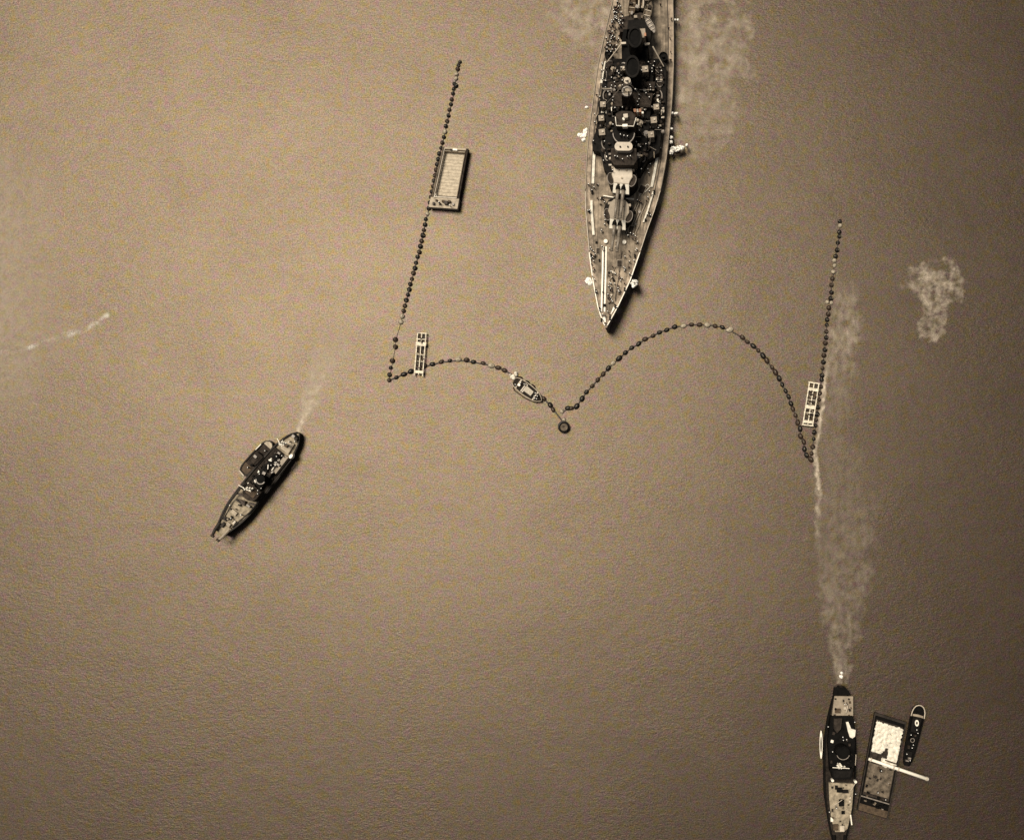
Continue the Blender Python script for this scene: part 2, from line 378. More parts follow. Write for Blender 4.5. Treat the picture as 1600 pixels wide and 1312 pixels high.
# ---- main turrets
def turret(cx, cy, zb, zt, roofm, barrel, back=0):
    hs_ = MB()
    rp = [(-19, -9), (-19, 9), (-13, 14.5), (0, 16.5), (7, 13), (12, 12), (12, -12), (7, -13), (0, -16.5), (-13, -14.5)]
    pts = [Q(cx, cy, u, v) for u, v in rp]
    top = [P(x, y, zt) for x, y in pts]
    base = [P(*Q(cx, cy, u * .97 + (0 if u < 10 else 11), v * .97), zt) for u, v in rp]
    hs_.add([(p.x, p.y, zb) for p in base] + [tuple(p) for p in top],
            [tuple(range(10, 20)), tuple(range(10))] + [(i, (i+1) % 10, 10+(i+1) % 10, 10+i) for i in range(10)])
    t = hs_.build('gun_turret', M['roof'], ship)
    # roof plate
    a = MB(); a.ppoly([Q(cx, cy, u * .96 - .3, v * .95) for u, v in rp], zt - .2, zt + .12); a.build('roof_plate', roofm, t)
    # sloped face plate with two gun ports
    def face(v0, v1):
        q = [P(*Q(cx, cy, 12.2, v0), zt + .05), P(*Q(cx, cy, 12.2, v1), zt + .05), P(*Q(cx, cy, 24.5, v1 * 1.08), zt + .05), P(*Q(cx, cy, 24.5, v0 * 1.08), zt + .05)]
        q[2].z = q[3].z = zt - 2.0
        m_ = MB(); m_.add(q + [p - Vector((0, 0, .7)) for p in q], [(0, 1, 2, 3), (7, 6, 5, 4), (0, 4, 5, 1), (1, 5, 6, 2), (2, 6, 7, 3), (3, 7, 4, 0)])
        m_.build('face_plate', M['white'], t)
    face(-12, -6.2); face(-2.2, 2.2); face(6.2, 12)
    for v in (-4.2, 4.2):
        a = MB(); zg = zt - 1.2
        pt = [P(*Q(cx, cy, u, v), zg + (u - 10) * .006) for u in (8, 22, 24, 40, 56, barrel - 1.4, barrel - 1.2, barrel)]
        for (i, j, r0, r1) in ((0, 1, .95, .9), (1, 3, .68, .6), (3, 5, .6, .46), (5, 7, .54, .54)):
            a.tube([pt[i], pt[j]], r0, 12, r1)
        a.build('gun_barrel', M['gun'], t, True)
        b = MB(); b.tube([pt[0] + Vector((0, 0, .05)), pt[1] + Vector((0, 0, .02))], 1.0, 10, .95); b.build('blast_bag', M['super'], t, True)
    for v, ang in ((-16.8, -14), (16.8, 14)):
        a = MB(); c = Q(cx, cy, 6, v); ri = MB()
        a.cyl(c[0], c[1], 1.15, zb, zt - .6, n=24, sy=1.75, ang=-ANG - ang); a.build('life_raft_floor', M['super2'], t)
        cc = P(c[0], c[1], zt - .45); pts = []
        for k in range(20):
            th = 2 * math.pi * k / 20; x, y = 1.3 * math.cos(th), 2.2 * math.sin(th); ca, sa = math.cos(R(-ANG - ang)), math.sin(R(-ANG - ang))
            pts.append((cc.x + x * ca - y * sa, cc.y + x * sa + y * ca, cc.z))
        ri.tube(pts, .16, 6, closed=True); ri.build('life_raft', M['steel'], t, True)
    for u, v in ((-10, -6), (-10, 6), (3, 0)):
        a = MB(); a.cyl(*Q(cx, cy, u, v), .42, zt, zt + .45, .36, 12); a.build('periscope_hood', M['roof'], t)
    for s_ in (-1, 1):
        a = MB(); a.box(*Q(cx, cy, -12, s_ * 15.5), 5, 4, zt - 1.8, zt - .2, -ANG); a.build('rangefinder_hood', M['roof'], t)
    b = MB(); b.cyl(*Q(cx, cy, -1, 0), 5.6, zdeck(cy), zb + .1, n=36); b.build('barbette', M['super'], ship)
turret(966.5, 331, 10.8, 13.2, M['roof'], 62)
turret(972, 275, 14.2, 17.0, M['pale'], 66)
turret(1017, -130, 13.5, 16.0, M['pale'], -60) if False else None

# ---- forecastle fittings
def chain_run(pts, name_plate=True):
    if name_plate:
        a = MB()
        for s_ in (-1, 1):
            A = []
            for x, y in pts:
                z = zdeck(y) + .12
                for dx in (s_ * 2.4 - 1.3, s_ * 2.4 + 1.3):
                    p = P(x + dx, y, z); A.append(tuple(p))
            a.add(A, [(2*i, 2*i+1, 2*i+3, 2*i+2) for i in range(len(pts) - 1)])
        a.build('chain_deck_plating', M['white'], ship)
    c = MB()
    for (x0, y0), (x1, y1) in zip(pts, pts[1:]):
        m_ = max(2, int(math.hypot(x1 - x0, y1 - y0) / 2.6))
        for k in range(m_):
            t = (k + .5) / m_; x, y = x0 + (x1 - x0) * t, y0 + (y1 - y0) * t
            c.box(x, y, 1.5 if k % 2 else .7, 2.4, zdeck(y) + .05, zdeck(y) + .38)
    c.build('anchor_chain', M['rust'], ship)
chain_run([(944.5, 385), (944, 420), (943, 455), (942, 487)])
chain_run([(972, 392), (967, 430), (961, 470)], False)
for x, y in ((946.3, 376.8), (975.4, 378)):
    a = MB(); z = zdeck(y); a.cyl(x, y, .55, z, z + .5, n=14); a.cyl(x, y, .85, z + .5, z + 1.0, .75, 18); a.build('capstan', M['white'], ship)
for x, y, r in ((963, 376, .55), (962, 385, .5), (960, 426, .5), (956, 433, .4), (940, 361, .6)):
    a = MB(); z = zdeck(y); a.cyl(x, y, r * .55, z, z + .7, n=12); a.cyl(x, y, r, z + .7, z + 1.1, r * .5, 14); a.build('mushroom_vent', M['pale'], ship)
for x, y, wd, l, an in ((978, 300, 12, 12, 30), (1003, 296, 11, 14, 25), (968, 412, 9, 12, 0), (955, 452, 7, 9, 0), (934, 392, 5, 10, 0), (986, 360, 8, 16, 12)):
    a = MB(); z = zdeck(y); a.box(x, y, wd, l, z, z + .45, an); h = a.build('deck_hatch', M['roof'], ship)
    b = MB(); b.box(x, y, wd * .8, l * .85, z + .45, z + .56, an); b.build('hatch_cover', M['super2'], h)
for v in (-1, 1):   # breakwater: two low angled screens
    a = MB(); y = 312; q = [P(*Q(967, y, 0, v * 7), zdeck(y)), P(*Q(967, y, -1, v * 24), zdeck(y))]
    a.add([q[0], q[1], q[1] + Vector((0, .35, 0)), q[0] + Vector((0, .35, 0))] + [p + Vector((0, 0, 1.4)) for p in (q[0], q[1], q[1] + Vector((0, .35, 0)), q[0] + Vector((0, .35, 0)))],
          [(0, 1, 5, 4), (1, 2, 6, 5), (2, 3, 7, 6), (3, 0, 4, 7), (4, 5, 6, 7)])
    a.build('breakwater', M['white'], ship)
for x, y in ((931, 455), (976, 452), (937, 483), (961, 478), (924, 400), (992, 400), (921, 330), (1015, 335), (925, 300), (1022, 300), (940, 500), (953, 497)):
    for d in (-1.6, 1.6):
        a = MB(); z = zdeck(y); a.cyl(x, y + d, .28, z, z + .8, n=10); a.cyl(x, y + d, .4, z + .8, z + .95, n=10); a.build('bollard', M['super'], ship)
for pts in ([(941, 497), (947, 507), (945.5, 491)], [(953, 494), (948.5, 506), (958, 480), (963, 478)]):
    a = MB(); a.ppoly(pts, 7.0, zdeck(497) + .2); a.build('bow_plating', M['white'], ship)
# hoses and lines lying on the foredeck
for k in range(9):
    x0 = 991 + k * 2.3; a = MB(); pts = []
    for i in range(9):
        y = 318 + i * 6; pts.append(P(x0 - i * 1.9 + math.sin(i * 1.1 + k) * 1.1, y, zdeck(y) + .12))
    a.tube(pts, .10, 5); a.build('mooring_line', M['pale'] if k % 2 else M['super2'], ship)
a = MB(); a.tube([P(x, y, zdeck(y) + .2) for x, y in ((999, 306), (1005, 293), (1012, 288), (1016, 292), (1008, 300), (1002, 300))], .16, 6); a.build('fire_hose', M['white'], ship)
a = MB(); a.tube([P(x, y, zdeck(y) + .1) for x, y in ((953, 440), (962, 418), (971, 408))], .15, 6); a.build('fire_hose', M['brown'], ship)

# ---- superstructure, deck by deck
def sup(name, poly, z0, z1, m, shrink=1.0, parent=None):
    return MB().ppoly(poly, z0, z1, shrink).build(name, m, parent or ship)
sup('superstructure_deck', [(931, 205), (925, 222), (926, 234), (938, 238), (943, 262), (950, 272), (1000, 272), (1012, 250), (1030, 238), (1034, 200), (1040, 165), (1041, 100), (1030, 92), (950, 92), (946, 98), (941, 130), (937, 165)], 5.0, 10.0, M['super'])
sup('superstructure_deck', [(948, 100), (948, 160), (945, 232), (952, 258), (998, 258), (1010, 236), (1018, 160), (1022, 100)], 10.0, 13.2, M['super'])
sup('boat_deck', [(958, 143), (957, 166), (1016, 168), (1020, 146)], 13.2, 15.2, M['super2'])
sup('boat_deck', [(950, 128), (950, 140), (1022, 142), (1024, 128)], 13.2, 14.2, M['super2'])
br = sup('bridge_block', [(955, 232), (954, 250), (960, 258), (990, 258), (995, 250), (994, 232)], 13.2, 20.5, M['super2'])
sup('bridge_screen', [(951, 256.5), (951, 258.8), (965, 258.8), (965, 256.5)], 12.0, 14.6, M['pale'], parent=br)
sup('bridge_screen', [(985, 256.5), (985, 258.8), (996, 258.8), (996, 256.5)], 12.0, 14.6, M['pale'], parent=br)
# pale oval gunnery director roof
od = MB(); pts = []
for k in range(28):
    th = 2 * math.pi * k / 28; ex = 7.5 if math.cos(th) > 0 else -7.5
    pts.append((974.3 + ex + 6.5 * math.cos(th), 228.8 + 6.8 * math.sin(th)))
od.ppoly(pts, 18.5, 23.0); dr = od.build('director_roof', M['pale'], ship)
for dx in (-5, 7): MB().cyl(974 + dx, 229, .3, 23, 23.5, n=10).build('periscope', M['super'], dr)
# semicircular platform
MB().cyl(974.5, 208, 4.2, 13, 21.5, n=36).build('bridge_tower', M['super'], ship)
MB().ring(974.5, 208, 4.1, 3.8, 21.5, 22.4, 24, 1.0, 180, 360).build('bridge_wind_screen', M['steel'], ship)
MB().ppoly([(962, 178), (963, 198), (990, 198), (993, 180), (986, 174), (968, 174)], 13, 24.5, ).build('compass_platform', M['super2'], ship)
rail = MB(); rail.tube([P(x, y, 25.6) for x, y in ((961.5, 183), (963, 196.5), (990, 197.5), (994, 184))], .16, 6); rail.build('platform_rail', M['white'], ship)
MB().box(976.5, 196, 8, 4, 24.5, 26.2, -3).build('signal_locker', M['white'], ship)
MB().box(977.5, 181, 7, 6, 24.5, 26.4, -6).build('chart_house', M['pale'], ship)
MB().cyl(974.5, 185.5, .5, 24.5, 25.9, n=12).build('binnacle', M['white'], ship)
for x, y, wd, l, m in ((961, 171, 10, 7, 'super'), (959, 172, 6, 3, 'pale'), (956, 170.5, 2.5, 6, 'white'), (992, 172.5, 4, 5, 'red'), (996, 173, 2.5, 5, 'pale'), (1000, 172.5, 4, 5, 'red'), (1004, 176, 3, 3, 'white')):
    MB().box(x, y, wd, l, 13, 17.5, -ANG).build('flag_locker' if m != 'super' else 'signal_house', M[m], ship)
# tower, foremast, ring platform
MB().ppoly([(970, 150), (972, 138), (988, 138), (990, 150)], 15, 23, .9).build('director_tower', M['super2'], ship)
MB().ring(979.5, 142.5, 1.9, 1.35, 23, 24.0, 28).build('director_ring', M['steel'], ship)
MB().cyl(979.5, 142.5, 1.3, 22, 23.6, n=20).build('director', M['roof'], ship)
mast = MB(); mt = P(980, 126, 42)
mast.tube([P(981, 128, 13) * 1.0, Vector((mt.x, mt.y, 42))], .45, 10, .2); b0 = P(981, 130, 42)
for dx in (-2.0, 2.0): mast.tube([(mt.x + dx, mt.y - 4.5, 13), (mt.x, mt.y, 34)], .25, 8, .15)
mo = mast.build('foremast', M['super'], ship)
MB().cyl(980, 126, 1.2, 35, 36.2, n=16).build('mast_top', M['pale'], mo)
MB().tube([(mt.x - 4, mt.y, 33), (mt.x + 4, mt.y + .4, 33)], .15, 6).build('yard', M['super'], mo)
MB().box(980, 124, 5, 5, 38, 39, 20).build('radar_aerial', M['pale'], mo)
MB().box(984, 129, 4, 3, 33.5, 34.6, 30).build('signal_lamp', M['white'], mo)
# cross rails on the boat deck
MB().tube([P(941, 138.5, 14.4), P(958, 139, 14.4)], .14, 5).build('deck_rail', M['pale'], ship)
MB().tube([P(993, 140.5, 14.4), P(1022, 141, 14.4)], .14, 5).build('deck_rail', M['pale'], ship)
# two funnels and the dark uptakes between them
def funnel(x, y, zt, rx, sy):
    f = MB(); f.cyl(x, y, rx * 1.1, 10, zt, rx, 28, sy); fo = f.build('funnel', M['black'], ship, False)
    MB().ring(x, y, rx * 1.06, rx * .82, zt - .3, zt + .7, 28, sy).build('funnel_cap', M['super'], fo)
    MB().cyl(x, y, rx * .8, zt - .2, zt + .1, n=24, sy=sy).build('funnel_mouth', M['black'], fo)
funnel(988, 104, 24, 2.6, 1.5)
funnel(992, 58, 22, 2.5, 1.5)
sup('uptake_casing', [(974, 46), (971, 68), (972, 122), (1010, 122), (1013, 70), (1009, 46)], 5.2, 13.5, M['black'])
sup('after_deckhouse', [(968, 28), (968, 50), (1017, 50), (1019, 24), (1000, 20), (985, 24)], 5.0, 11.0, M['super2'])
sup('after_deckhouse', [(982, 32), (978, 60), (985, 66), (1016, 66), (1018, 36), (1008, 30)], 11.0, 13.5, M['super'])
MB().box(1004, 52, 9, 14, 13, 18.5, -4).build('searchlight_house', M['roof'], ship)
MB().box(1008, 54, 3, 5, 18.5, 19.3, -4).build('searchlight_house_hatch', M['red'], ship)
for x, y in ((974, 67.5), (1011, 68.5)): MB().box(x, y, 8, 3, 14.5, 15.4, -3).build('derrick_head', M['pale'], ship)
for (x0, y0), (x1, y1) in (((971, 69), (948, 98)), ((1020, 73), (1037, 104))):
    MB().tube([P(x0, y0, 16), P(x1, y1, 11)], .28, 8, .18).build('crane_jib', M['pale'], ship)
for x, y in ((951.5, 84.5), (1036.5, 88)):
    z = 5.3; t = MB().cyl(x, y, 1.55, z, z + 3.2, n=24).build('gun_tub', M['black'], ship)
    MB().ring(x, y, 1.7, 1.5, z + 3.2, z + 3.9, 24).build('tub_shield', M['super'], t)
    g = MB(); g.cyl(x, y, .5, z + 3.2, z + 4.2, n=10); g.tube([P(x, y, z + 4), P(x - 2, y - 5, z + 4.6)], .12, 6); g.build('anti_aircraft_gun', M['super'], t)
# secondary turrets
for x, y, zt, wd, sd in ((940.5, 206.5, 14.2, 10, -1), (939.5, 184.5, 14.6, 9, -1), (942, 163, 14.2, 9, -1), (1017, 210, 14.2, 10, 1), (1021.5, 187.5, 14.6, 10, 1), (1025.5, 167, 14.2, 9, 1), (973, 107, 17, 7, -1), (1008, 108, 17, 10, 1)):
    b = MB(); z0 = 9.5; b.box(x, y, wd, wd, z0, zt, -ANG + random.uniform(-6, 6), .95); t = b.build('secondary_turret', M['roof'], ship)
    MB().cyl(x, y, 1.9, 9, zt - 2, n=20).build('turret_base', M['super'], t)
    for d in (-1.6, 1.6):
        MB().tube([P(x + d, y + wd * .4, zt - .9), P(x + d + sd * 2, y + wd * .4 + 9, zt - .5)], .16, 6).build('gun_barrel', M['super'], t)
    MB().cyl(x + 1, y - 1, .4, zt, zt + .4, n=10).build('sighting_hood', M['pale'], t)
# light guns, vents, lockers, ladders and rafts scattered over the dark decks
rnd = random.Random(5)
kinds = ('ready_use_locker', 'vent_trunk', 'light_gun_mount', 'winch')
k = 0; placed = []
while k < 190:
    x = rnd.uniform(932, 1036); y = rnd.uniform(98, 250)
    if (960 < x < 996 and 172 < y < 262) or (958 < x < 1020 and 142 < y < 168) or any(abs(x - a) + abs(y - b) < 5 for a, b in placed): continue
    if (y > 205 and not (940 < x < 1016)) or (y < 175 and x < 949 - (y - 98) * .06) or x > 1036: continue
    placed.append((x, y)); k += 1
    zt = 13.2 if 950 < x < 1012 else 10.0; kd = kinds[k % 4]; b = MB()
    if kd == 'ready_use_locker': b.box(x, y, rnd.uniform(2.5, 5), rnd.uniform(2, 4), zt, zt + rnd.uniform(.8, 1.8), rnd.uniform(-12, 5))
    elif kd == 'vent_trunk': b.cyl(x, y, rnd.uniform(.3, .6), zt, zt + 1.2, n=10); b.cyl(x, y, rnd.uniform(.6, .8), zt + 1.2, zt + 1.7, .4, 12)
    elif kd == 'light_gun_mount': b.cyl(x, y, 1.1, zt, zt + .5, n=14); b.box(x, y, 2.6, 3, zt + .5, zt + 1.6, 8); b.tube([P(x, y, zt + 1.3), P(x + rnd.uniform(-2, 2), y + 7, zt + 2)], .12, 5)
    else: b.box(x, y, 5, 2, zt, zt + .4, -ANG); b.tube([P(x - 2, y, zt + .8), P(x + 2, y, zt + .8)], .4, 8)
    b.build(kd, M[rnd.choice(('super', 'super2', 'super2', 'steel', 'steel', 'roof', 'pale', 'white'))] if k % 3 else M['super2'], ship)
for x, y, an in ((945, 225, 10), (950, 243, -8), (1003, 245, 14), (1009, 228, 10), (947, 150, 0), (1030, 150, 0), (1031, 128, 0), (944, 118, 0)):
    zt = 10 if not 950 < x < 1000 else 13.2; c = P(x, y, zt + .5); pts = []
    for q in range(16):
        th = 2 * math.pi * q / 16; xx, yy = 1.1 * math.cos(th), 2.0 * math.sin(th); pts.append((c.x + xx * math.cos(R(an)) - yy * math.sin(R(an)), c.y + xx * math.sin(R(an)) + yy * math.cos(R(an)), c.z))
    MB().tube(pts, .28, 6, closed=True).build('life_raft', M['steel'], ship, True)
# rails, rigging and awnings over the dark decks
for k in range(26):
    x, y = rnd.uniform(935, 1030), rnd.uniform(100, 245); dx, dy = rnd.choice(((rnd.uniform(5, 16), rnd.uniform(-1, 1)), (rnd.uniform(-1, 1), rnd.uniform(5, 14)), (rnd.uniform(-10, 10), rnd.uniform(4, 10))))
    MB().tube([P(x, y, 14.2), P(x + dx, y + dy, 14.2 + rnd.uniform(-.5, 1.5))], rnd.uniform(.07, .14), 5).build(rnd.choice(('hand_rail', 'ladder', 'rigging_wire')), M[rnd.choice(('pale', 'steel', 'steel', 'roof'))], ship)
for sx in (-1, 1):
    for k in range(3): MB().tube([P(980 + sx * 1, 126 + k, 34 - 4 * k), P(980 + sx * (22 + 9 * k), 150 + 10 * k, 13.5)], .06, 4).build('rigging_wire', M['steel'], ship)
for k in range(16):
    x, y = rnd.choice(((rnd.uniform(983, 1018), rnd.uniform(-5, 30)), (rnd.uniform(950, 975), rnd.uniform(5, 75)))); zt = 5.6 if x < 976 else 11.0
    MB().box(x, y, rnd.uniform(2, 7), rnd.uniform(2, 6), zt - .5, zt + rnd.uniform(.6, 2), rnd.uniform(-20, 20)).build('deck_locker', M[rnd.choice(('super', 'super2', 'steel', 'roof', 'bargedeck', 'brown'))], ship)
for k in range(34):
    y = rnd.uniform(280, 480); x = rnd.uniform(interp(LE, y) + 8, interp(RE, y) - 8)
    if 948 < x < 988 and y < 400: continue
    z = zdeck(y); b = MB()
    if k % 3: b.box(x, y, rnd.uniform(1.5, 4), rnd.uniform(1.5, 4), z, z + rnd.uniform(.3, 1.1), rnd.uniform(-20, 20))
    else: b.cyl(x, y, rnd.uniform(.3, .6), z, z + rnd.uniform(.4, 1), n=10)
    b.build(rnd.choice(('deck_locker', 'vent_trunk', 'rope_reel')), M[rnd.choice(('super', 'super2', 'steel', 'super', 'pale', 'bargedeck'))], ship)
# the white boat cover and boats amidships
MB().ppoly([(944.5, 96), (948.5, 96), (946.5, 112), (943, 130), (937.5, 130), (939.5, 118), (942, 108)], 5.3, 7.2).build('canvas_screen', M['canvas'], ship)
# after part, just above the picture's edge: deckhouse, tripod, after turrets
sup('after_superstructure', [(985, -30), (983, 14), (1015, 14), (1020, -30)], 5.0, 10.5, M['super2'])
sup('after_superstructure', [(984, -90), (982, -30), (1024, -30), (1028, -90)], 5.0, 15, M['super'])
for x in (998, 1005): MB().tube([P(x, 13, 12.0), P(x + 1.5, -26, 14)], .35, 8, .25).build('boat_boom', M['pale'], ship)
for i, (ty, zb, zt) in enumerate(((-150, 12.5, 15.2), (-215, 9.2, 11.8))):
    b = MB(); cx = 1014 + i * 5
    b.ppoly([(cx - 14, ty - 14), (cx - 15, ty + 8), (cx - 8, ty + 18), (cx + 8, ty + 18), (cx + 15, ty + 8), (cx + 14, ty - 14)], zb, zt, .95); t = b.build('gun_turret', M['roof'], ship)
    for d in (-4, 4): MB().tube([P(cx + d, ty - 10, zt - 1), P(cx + d + 5, ty - 58, zt - .8)], .55, 10, .4).build('gun_barrel', M['gun'], t)
    MB().cyl(cx, ty, 5.5, 5.2, zb + .1, n=30).build('barbette', M['super'], ship)

# ---- boats carried on board: things of their own
def small_boat(name, x, y, ang, L, W, z, m_out, m_in, label, cat='boat', thw=4, group=None):
    t = thing(name, x, y, label, cat, group); c = P(x, y, z); t.location = (c.x, c.y, z); t.rotation_euler = (0, 0, R(-ang))
    n_ = 14; A = []; n2 = 5
    for i in range(n_ + 1):
        u = i / n_; yy = (u - .5) * L; hw = W / 2 * max(.03, (1 - abs(2 * u - 1) ** 2.6)) ** .75 if u > .5 else W / 2 * max(.35, (1 - abs(2 * u - 1) ** 3.2)) ** .6
        sh = .25 * (2 * u - 1) ** 2
        for f, zz in ((-1, .85 + sh), (-.75, .25), (0, 0), (.75, .25), (1, .85 + sh), (.86, .85 + sh), (.6, .35), (-.6, .35), (-.86, .85 + sh)):
            A.append((hw * f, yy, zz))
    F = []
    for i in range(n_):
        for k_ in range(9): F.append((9*i+k_, 9*i+(k_+1) % 9, 9*(i+1)+(k_+1) % 9, 9*(i+1)+k_))
    F += [tuple(range(9)), tuple(9 * n_ + k_ for k_ in range(9))]
    def loc(mb, nm, mm):
        me = bpy.data.meshes.new(nm); me.from_pydata(mb.v, [], mb.f); me.validate(); bm = bmesh.new(); bm.from_mesh(me); bmesh.ops.recalc_face_normals(bm, faces=bm.faces); bm.to_mesh(me); bm.free()
        me.materials.append(mm); ob = bpy.data.objects.new(nm, me); scene.collection.objects.link(ob); ob.parent = t
    loc(MB().add(A, F), 'hull', m_out)
    for i in range(thw):
        yy = (-.3 + .6 * i / max(1, thw - 1)) * L; b = MB(); b.prism([(-W*.42, yy-.12), (W*.42, yy-.12), (W*.42, yy+.12), (-W*.42, yy+.12)], .6, .68); loc(b, 'thwart', m_in)
    return t
small_boat('ship_boat', 988, 10, 8, 9, 2.8, 10.6, M['brown'], M['planks'], "brown ship's boat stowed abaft the battleship's funnels, left of the pair")
small_boat('ship_boat', 1012, 22, 14, 9.5, 3.0, 11.1, M['bargedeck'], M['pale'], "dark grey ship's boat stowed abaft the battleship's funnels, right of the pair")
small_boat('ship_boat', 1016, 40, -30, 6.5, 2.2, 13.6, M['steel'], M['pale'], "small grey ship's boat right of the battleship's tan searchlight house")
small_boat('ship_boat', 952, 108, 5, 9, 2.8, 10.1, M['super2'], M['steel'], "dark ship's boat on the battleship's deck beside the long white canvas", thw=5)
small_boat('ship_boat', 1030, 118, -3, 9, 2.8, 10.1, M['super2'], M['steel'], "dark ship's boat on the battleship's right side amidships", thw=5)

# ================================================================== generic deck fittings for the working vessels
def person_spot(*a): CREW.append(a)
CREW = []   # (px, py, group key)

# ------------------------------------------------------------------ left net-laying vessel
v1 = thing('boom_vessel', 400, 757, 'dark net-laying vessel with a launch lashed alongside, pale foredeck and bow horns', 'ship')
ST, BW = (466, 676), (342, 833)
hb, db = axis_hull(ST, BW, [(0, 3), (.06, 11), (.18, 17), (.35, 20), (.6, 21), (.78, 19.5), (.9, 14.5), (1, 8)], [(0, 3.4), (.3, 3.0), (.6, 3.2), (1, 5.0)], [(0, .6), (.2, .95), (.7, .97), (1, .6)], edge=.55, z_in=.9)
hb.build('hull', M['hull'], v1); db.build('deck', M['tugdeck'], v1)
D1 = Vector((BW[0] - ST[0], BW[1] - ST[1])); L1 = D1.length; D1.normalize(); N1 = Vector((D1.y, -D1.x))   # N1: image upper-left side
A1 = math.degrees(math.atan2(-D1.x, D1.y))
def q1(t, v): return (ST[0] + D1.x * L1 * t + N1.x * v, ST[1] + D1.y * L1 * t + N1.y * v)
def poly1(rows): return [q1(t, v) for t, v in rows]
# N1 positive points to image right-down? keep sign helper
SG = 1 if N1.x < 0 else -1
def p1(t, v): return q1(t, v * SG)      # +v: towards the launch (upper left)
sup_ = lambda name, rows, z0, z1, m, root, f, sh=1.0: MB().ppoly([f(t, v) for t, v in rows], z0, z1, sh).build(name, m, root)
sup_('midship_deck', [(.20, -15), (.20, 15), (.62, 17), (.62, -17)], 2.0, 3.3, M['darkdeck'], v1, p1)
h = sup_('deckhouse', [(.24, -8), (.24, 9), (.58, 11), (.58, -8)], 3.3, 5.2, M['super'], v1, p1)
sup_('house_roof', [(.25, -7), (.25, -1), (.40, -1), (.40, -7)], 5.2, 5.45, M['super2'], h, p1)
sup_('house_roof', [(.26, 1), (.26, 7), (.40, 8), (.40, 1)], 5.2, 5.4, M['black'], h, p1)
bb = MB(); pts = []
for k in range(15):
    th = math.pi * k / 14; c = p1(.605 + .055 * math.sin(th), 12.5 * math.cos(th)); pts.append(c)
pts += [p1(.54, -12.5), p1(.54, 12.5)]
bb.ppoly(pts, 3.0, 6.8); br1 = bb.build('bridge', M['super2'], v1)
MB().ppoly([p1(.56, 8), p1(.62, 8), p1(.62, -8), p1(.56, -8)], 6.8, 7.0).build('bridge_roof', M['brown'], br1)
fn = MB(); fn.cyl(*p1(.47, 1), 1.9, 5, 9.0, 1.7, 24); fo = fn.build('funnel', M['black'], v1)
MB().ring(*p1(.47, 1), 1.85, 1.5, 8.8, 9.4, 24, 1, 170, 330).build('funnel_cap', M['steel'], fo)
# a pale deck-house roof and coamings
sup_('engine_casing', [(.20, -11.5), (.20, -5), (.36, -5.5), (.36, -12)], 3.3, 5.6, M['roof'], v1, p1)
sup_('stern_deckhouse', [(.09, -6), (.09, 6), (.18, 8), (.18, -8)], 2.4, 3.4, M['planks'], v1, p1)
for t, v, wd, l, z, nm, m in ((.045, 3, 5, 4, 4.6, 'winch', 'steel'), (.05, -3, 4, 5, 4.4, 'bollard_pair', 'hull'), (.03, 0, 8, 3, 4.0, 'stern_roller', 'black'), (.14, 3, 5, 4, 4.3, 'hatch', 'brown'), (.71, 6, 12, 2.4, 4.6, 'winch', 'hull'), (.70, 0, 7, 4, 4.9, 'windlass', 'rust'), (.69, -9, 6, 3, 4.6, 'windlass_drum', 'steel'), (.80, 2, 10, 6, 4.0, 'hatch', 'planks'), (.9, -3, 6, 5, 4.6, 'chain_pile', 'roof'), (.93, 4, 4, 8, 4.9, 'bollard_pair', 'hull'), (.86, -8, 3, 6, 4.6, 'fairlead', 'pale'), (.88, 8, 3, 5, 4.6, 'fairlead', 'hull')):
    x, y = p1(t, v); MB().box(x, y, wd, l, 2.2, z, A1).build(nm, M[m], v1)
rn = random.Random(3)
for k in range(52):
    t, v = rn.uniform(.2, .56), rn.uniform(-12, 14); x, y = p1(t, v); zt = 5.2 if t > .24 and -8 < v < 9 else 3.3
    MB().box(x, y, rn.uniform(1.5, 5), rn.uniform(1.5, 5), zt, zt + rn.uniform(.4, 1.6), A1 + rn.uniform(-20, 20)).build(rn.choice(('locker', 'skylight', 'vent_trunk', 'ready_box')), M[rn.choice(('super', 'black', 'super2', 'steel', 'white', 'darkdeck', 'super2', 'black'))], v1)
for k in range(13):
    t = rn.uniform(.67, .95); v = rn.uniform(-1, 1) * (15 if t < .8 else 9); x, y = p1(t, v); z = 2.3 + t * 1.6
    MB().box(x, y, rn.uniform(1.2, 3.5), rn.uniform(1.2, 4.5), 2, z + rn.uniform(.3, .9), A1 + rn.uniform(-25, 25)).build(rn.choice(('rope_coil', 'shackle_box', 'deck_bitt')), M[rn.choice(('hull', 'bargedeck', 'roof', 'brown', 'white', 'super2'))], v1)
for s_ in (-1, 1):   # bow horns
    h0, h1 = p1(.93, s_ * 9), p1(1.055, s_ * 5.5)
    MB().tube([P(*h0, 4.6), P(*p1(1.0, s_ * 8), 5.4), P(*h1, 5.6)], .75, 10, .45).build('bow_horn', M['hull'] if s_ > 0 else M['roof'], v1)
    MB().tube([P(*p1(1.045, s_ * 5.5 - 2.5), 5.7), P(*p1(1.045, s_ * 5.5 + 2.5), 5.7)], .55, 10).build('horn_sheave', M['rust'], v1)
pts = [P(*p1(t, 17 if t < .75 else 17 - (t - .75) * 45), 4.4) for t in (.56, .62, .68, .75, .82, .9)]
MB().tube(pts, .3, 6).build('bulwark_rail', M['hull'], v1)
MB().tube([P(*p1(t, -17.6 if t < .72 else -17.6 + (t - .72) * 40), 4.2) for t in (.2, .35, .5, .62, .72, .82, .9)], .28, 6).build('bulwark_rail', M['hull'], v1)
for t, v in ((.66, 12), (.66, -12), (.69, 3)):
    x, y = p1(t, v); MB().box(x, y, 3, 10, 2.2, 4.2, A1 + 70).build('net_wire_coil', M['rust'], v1)
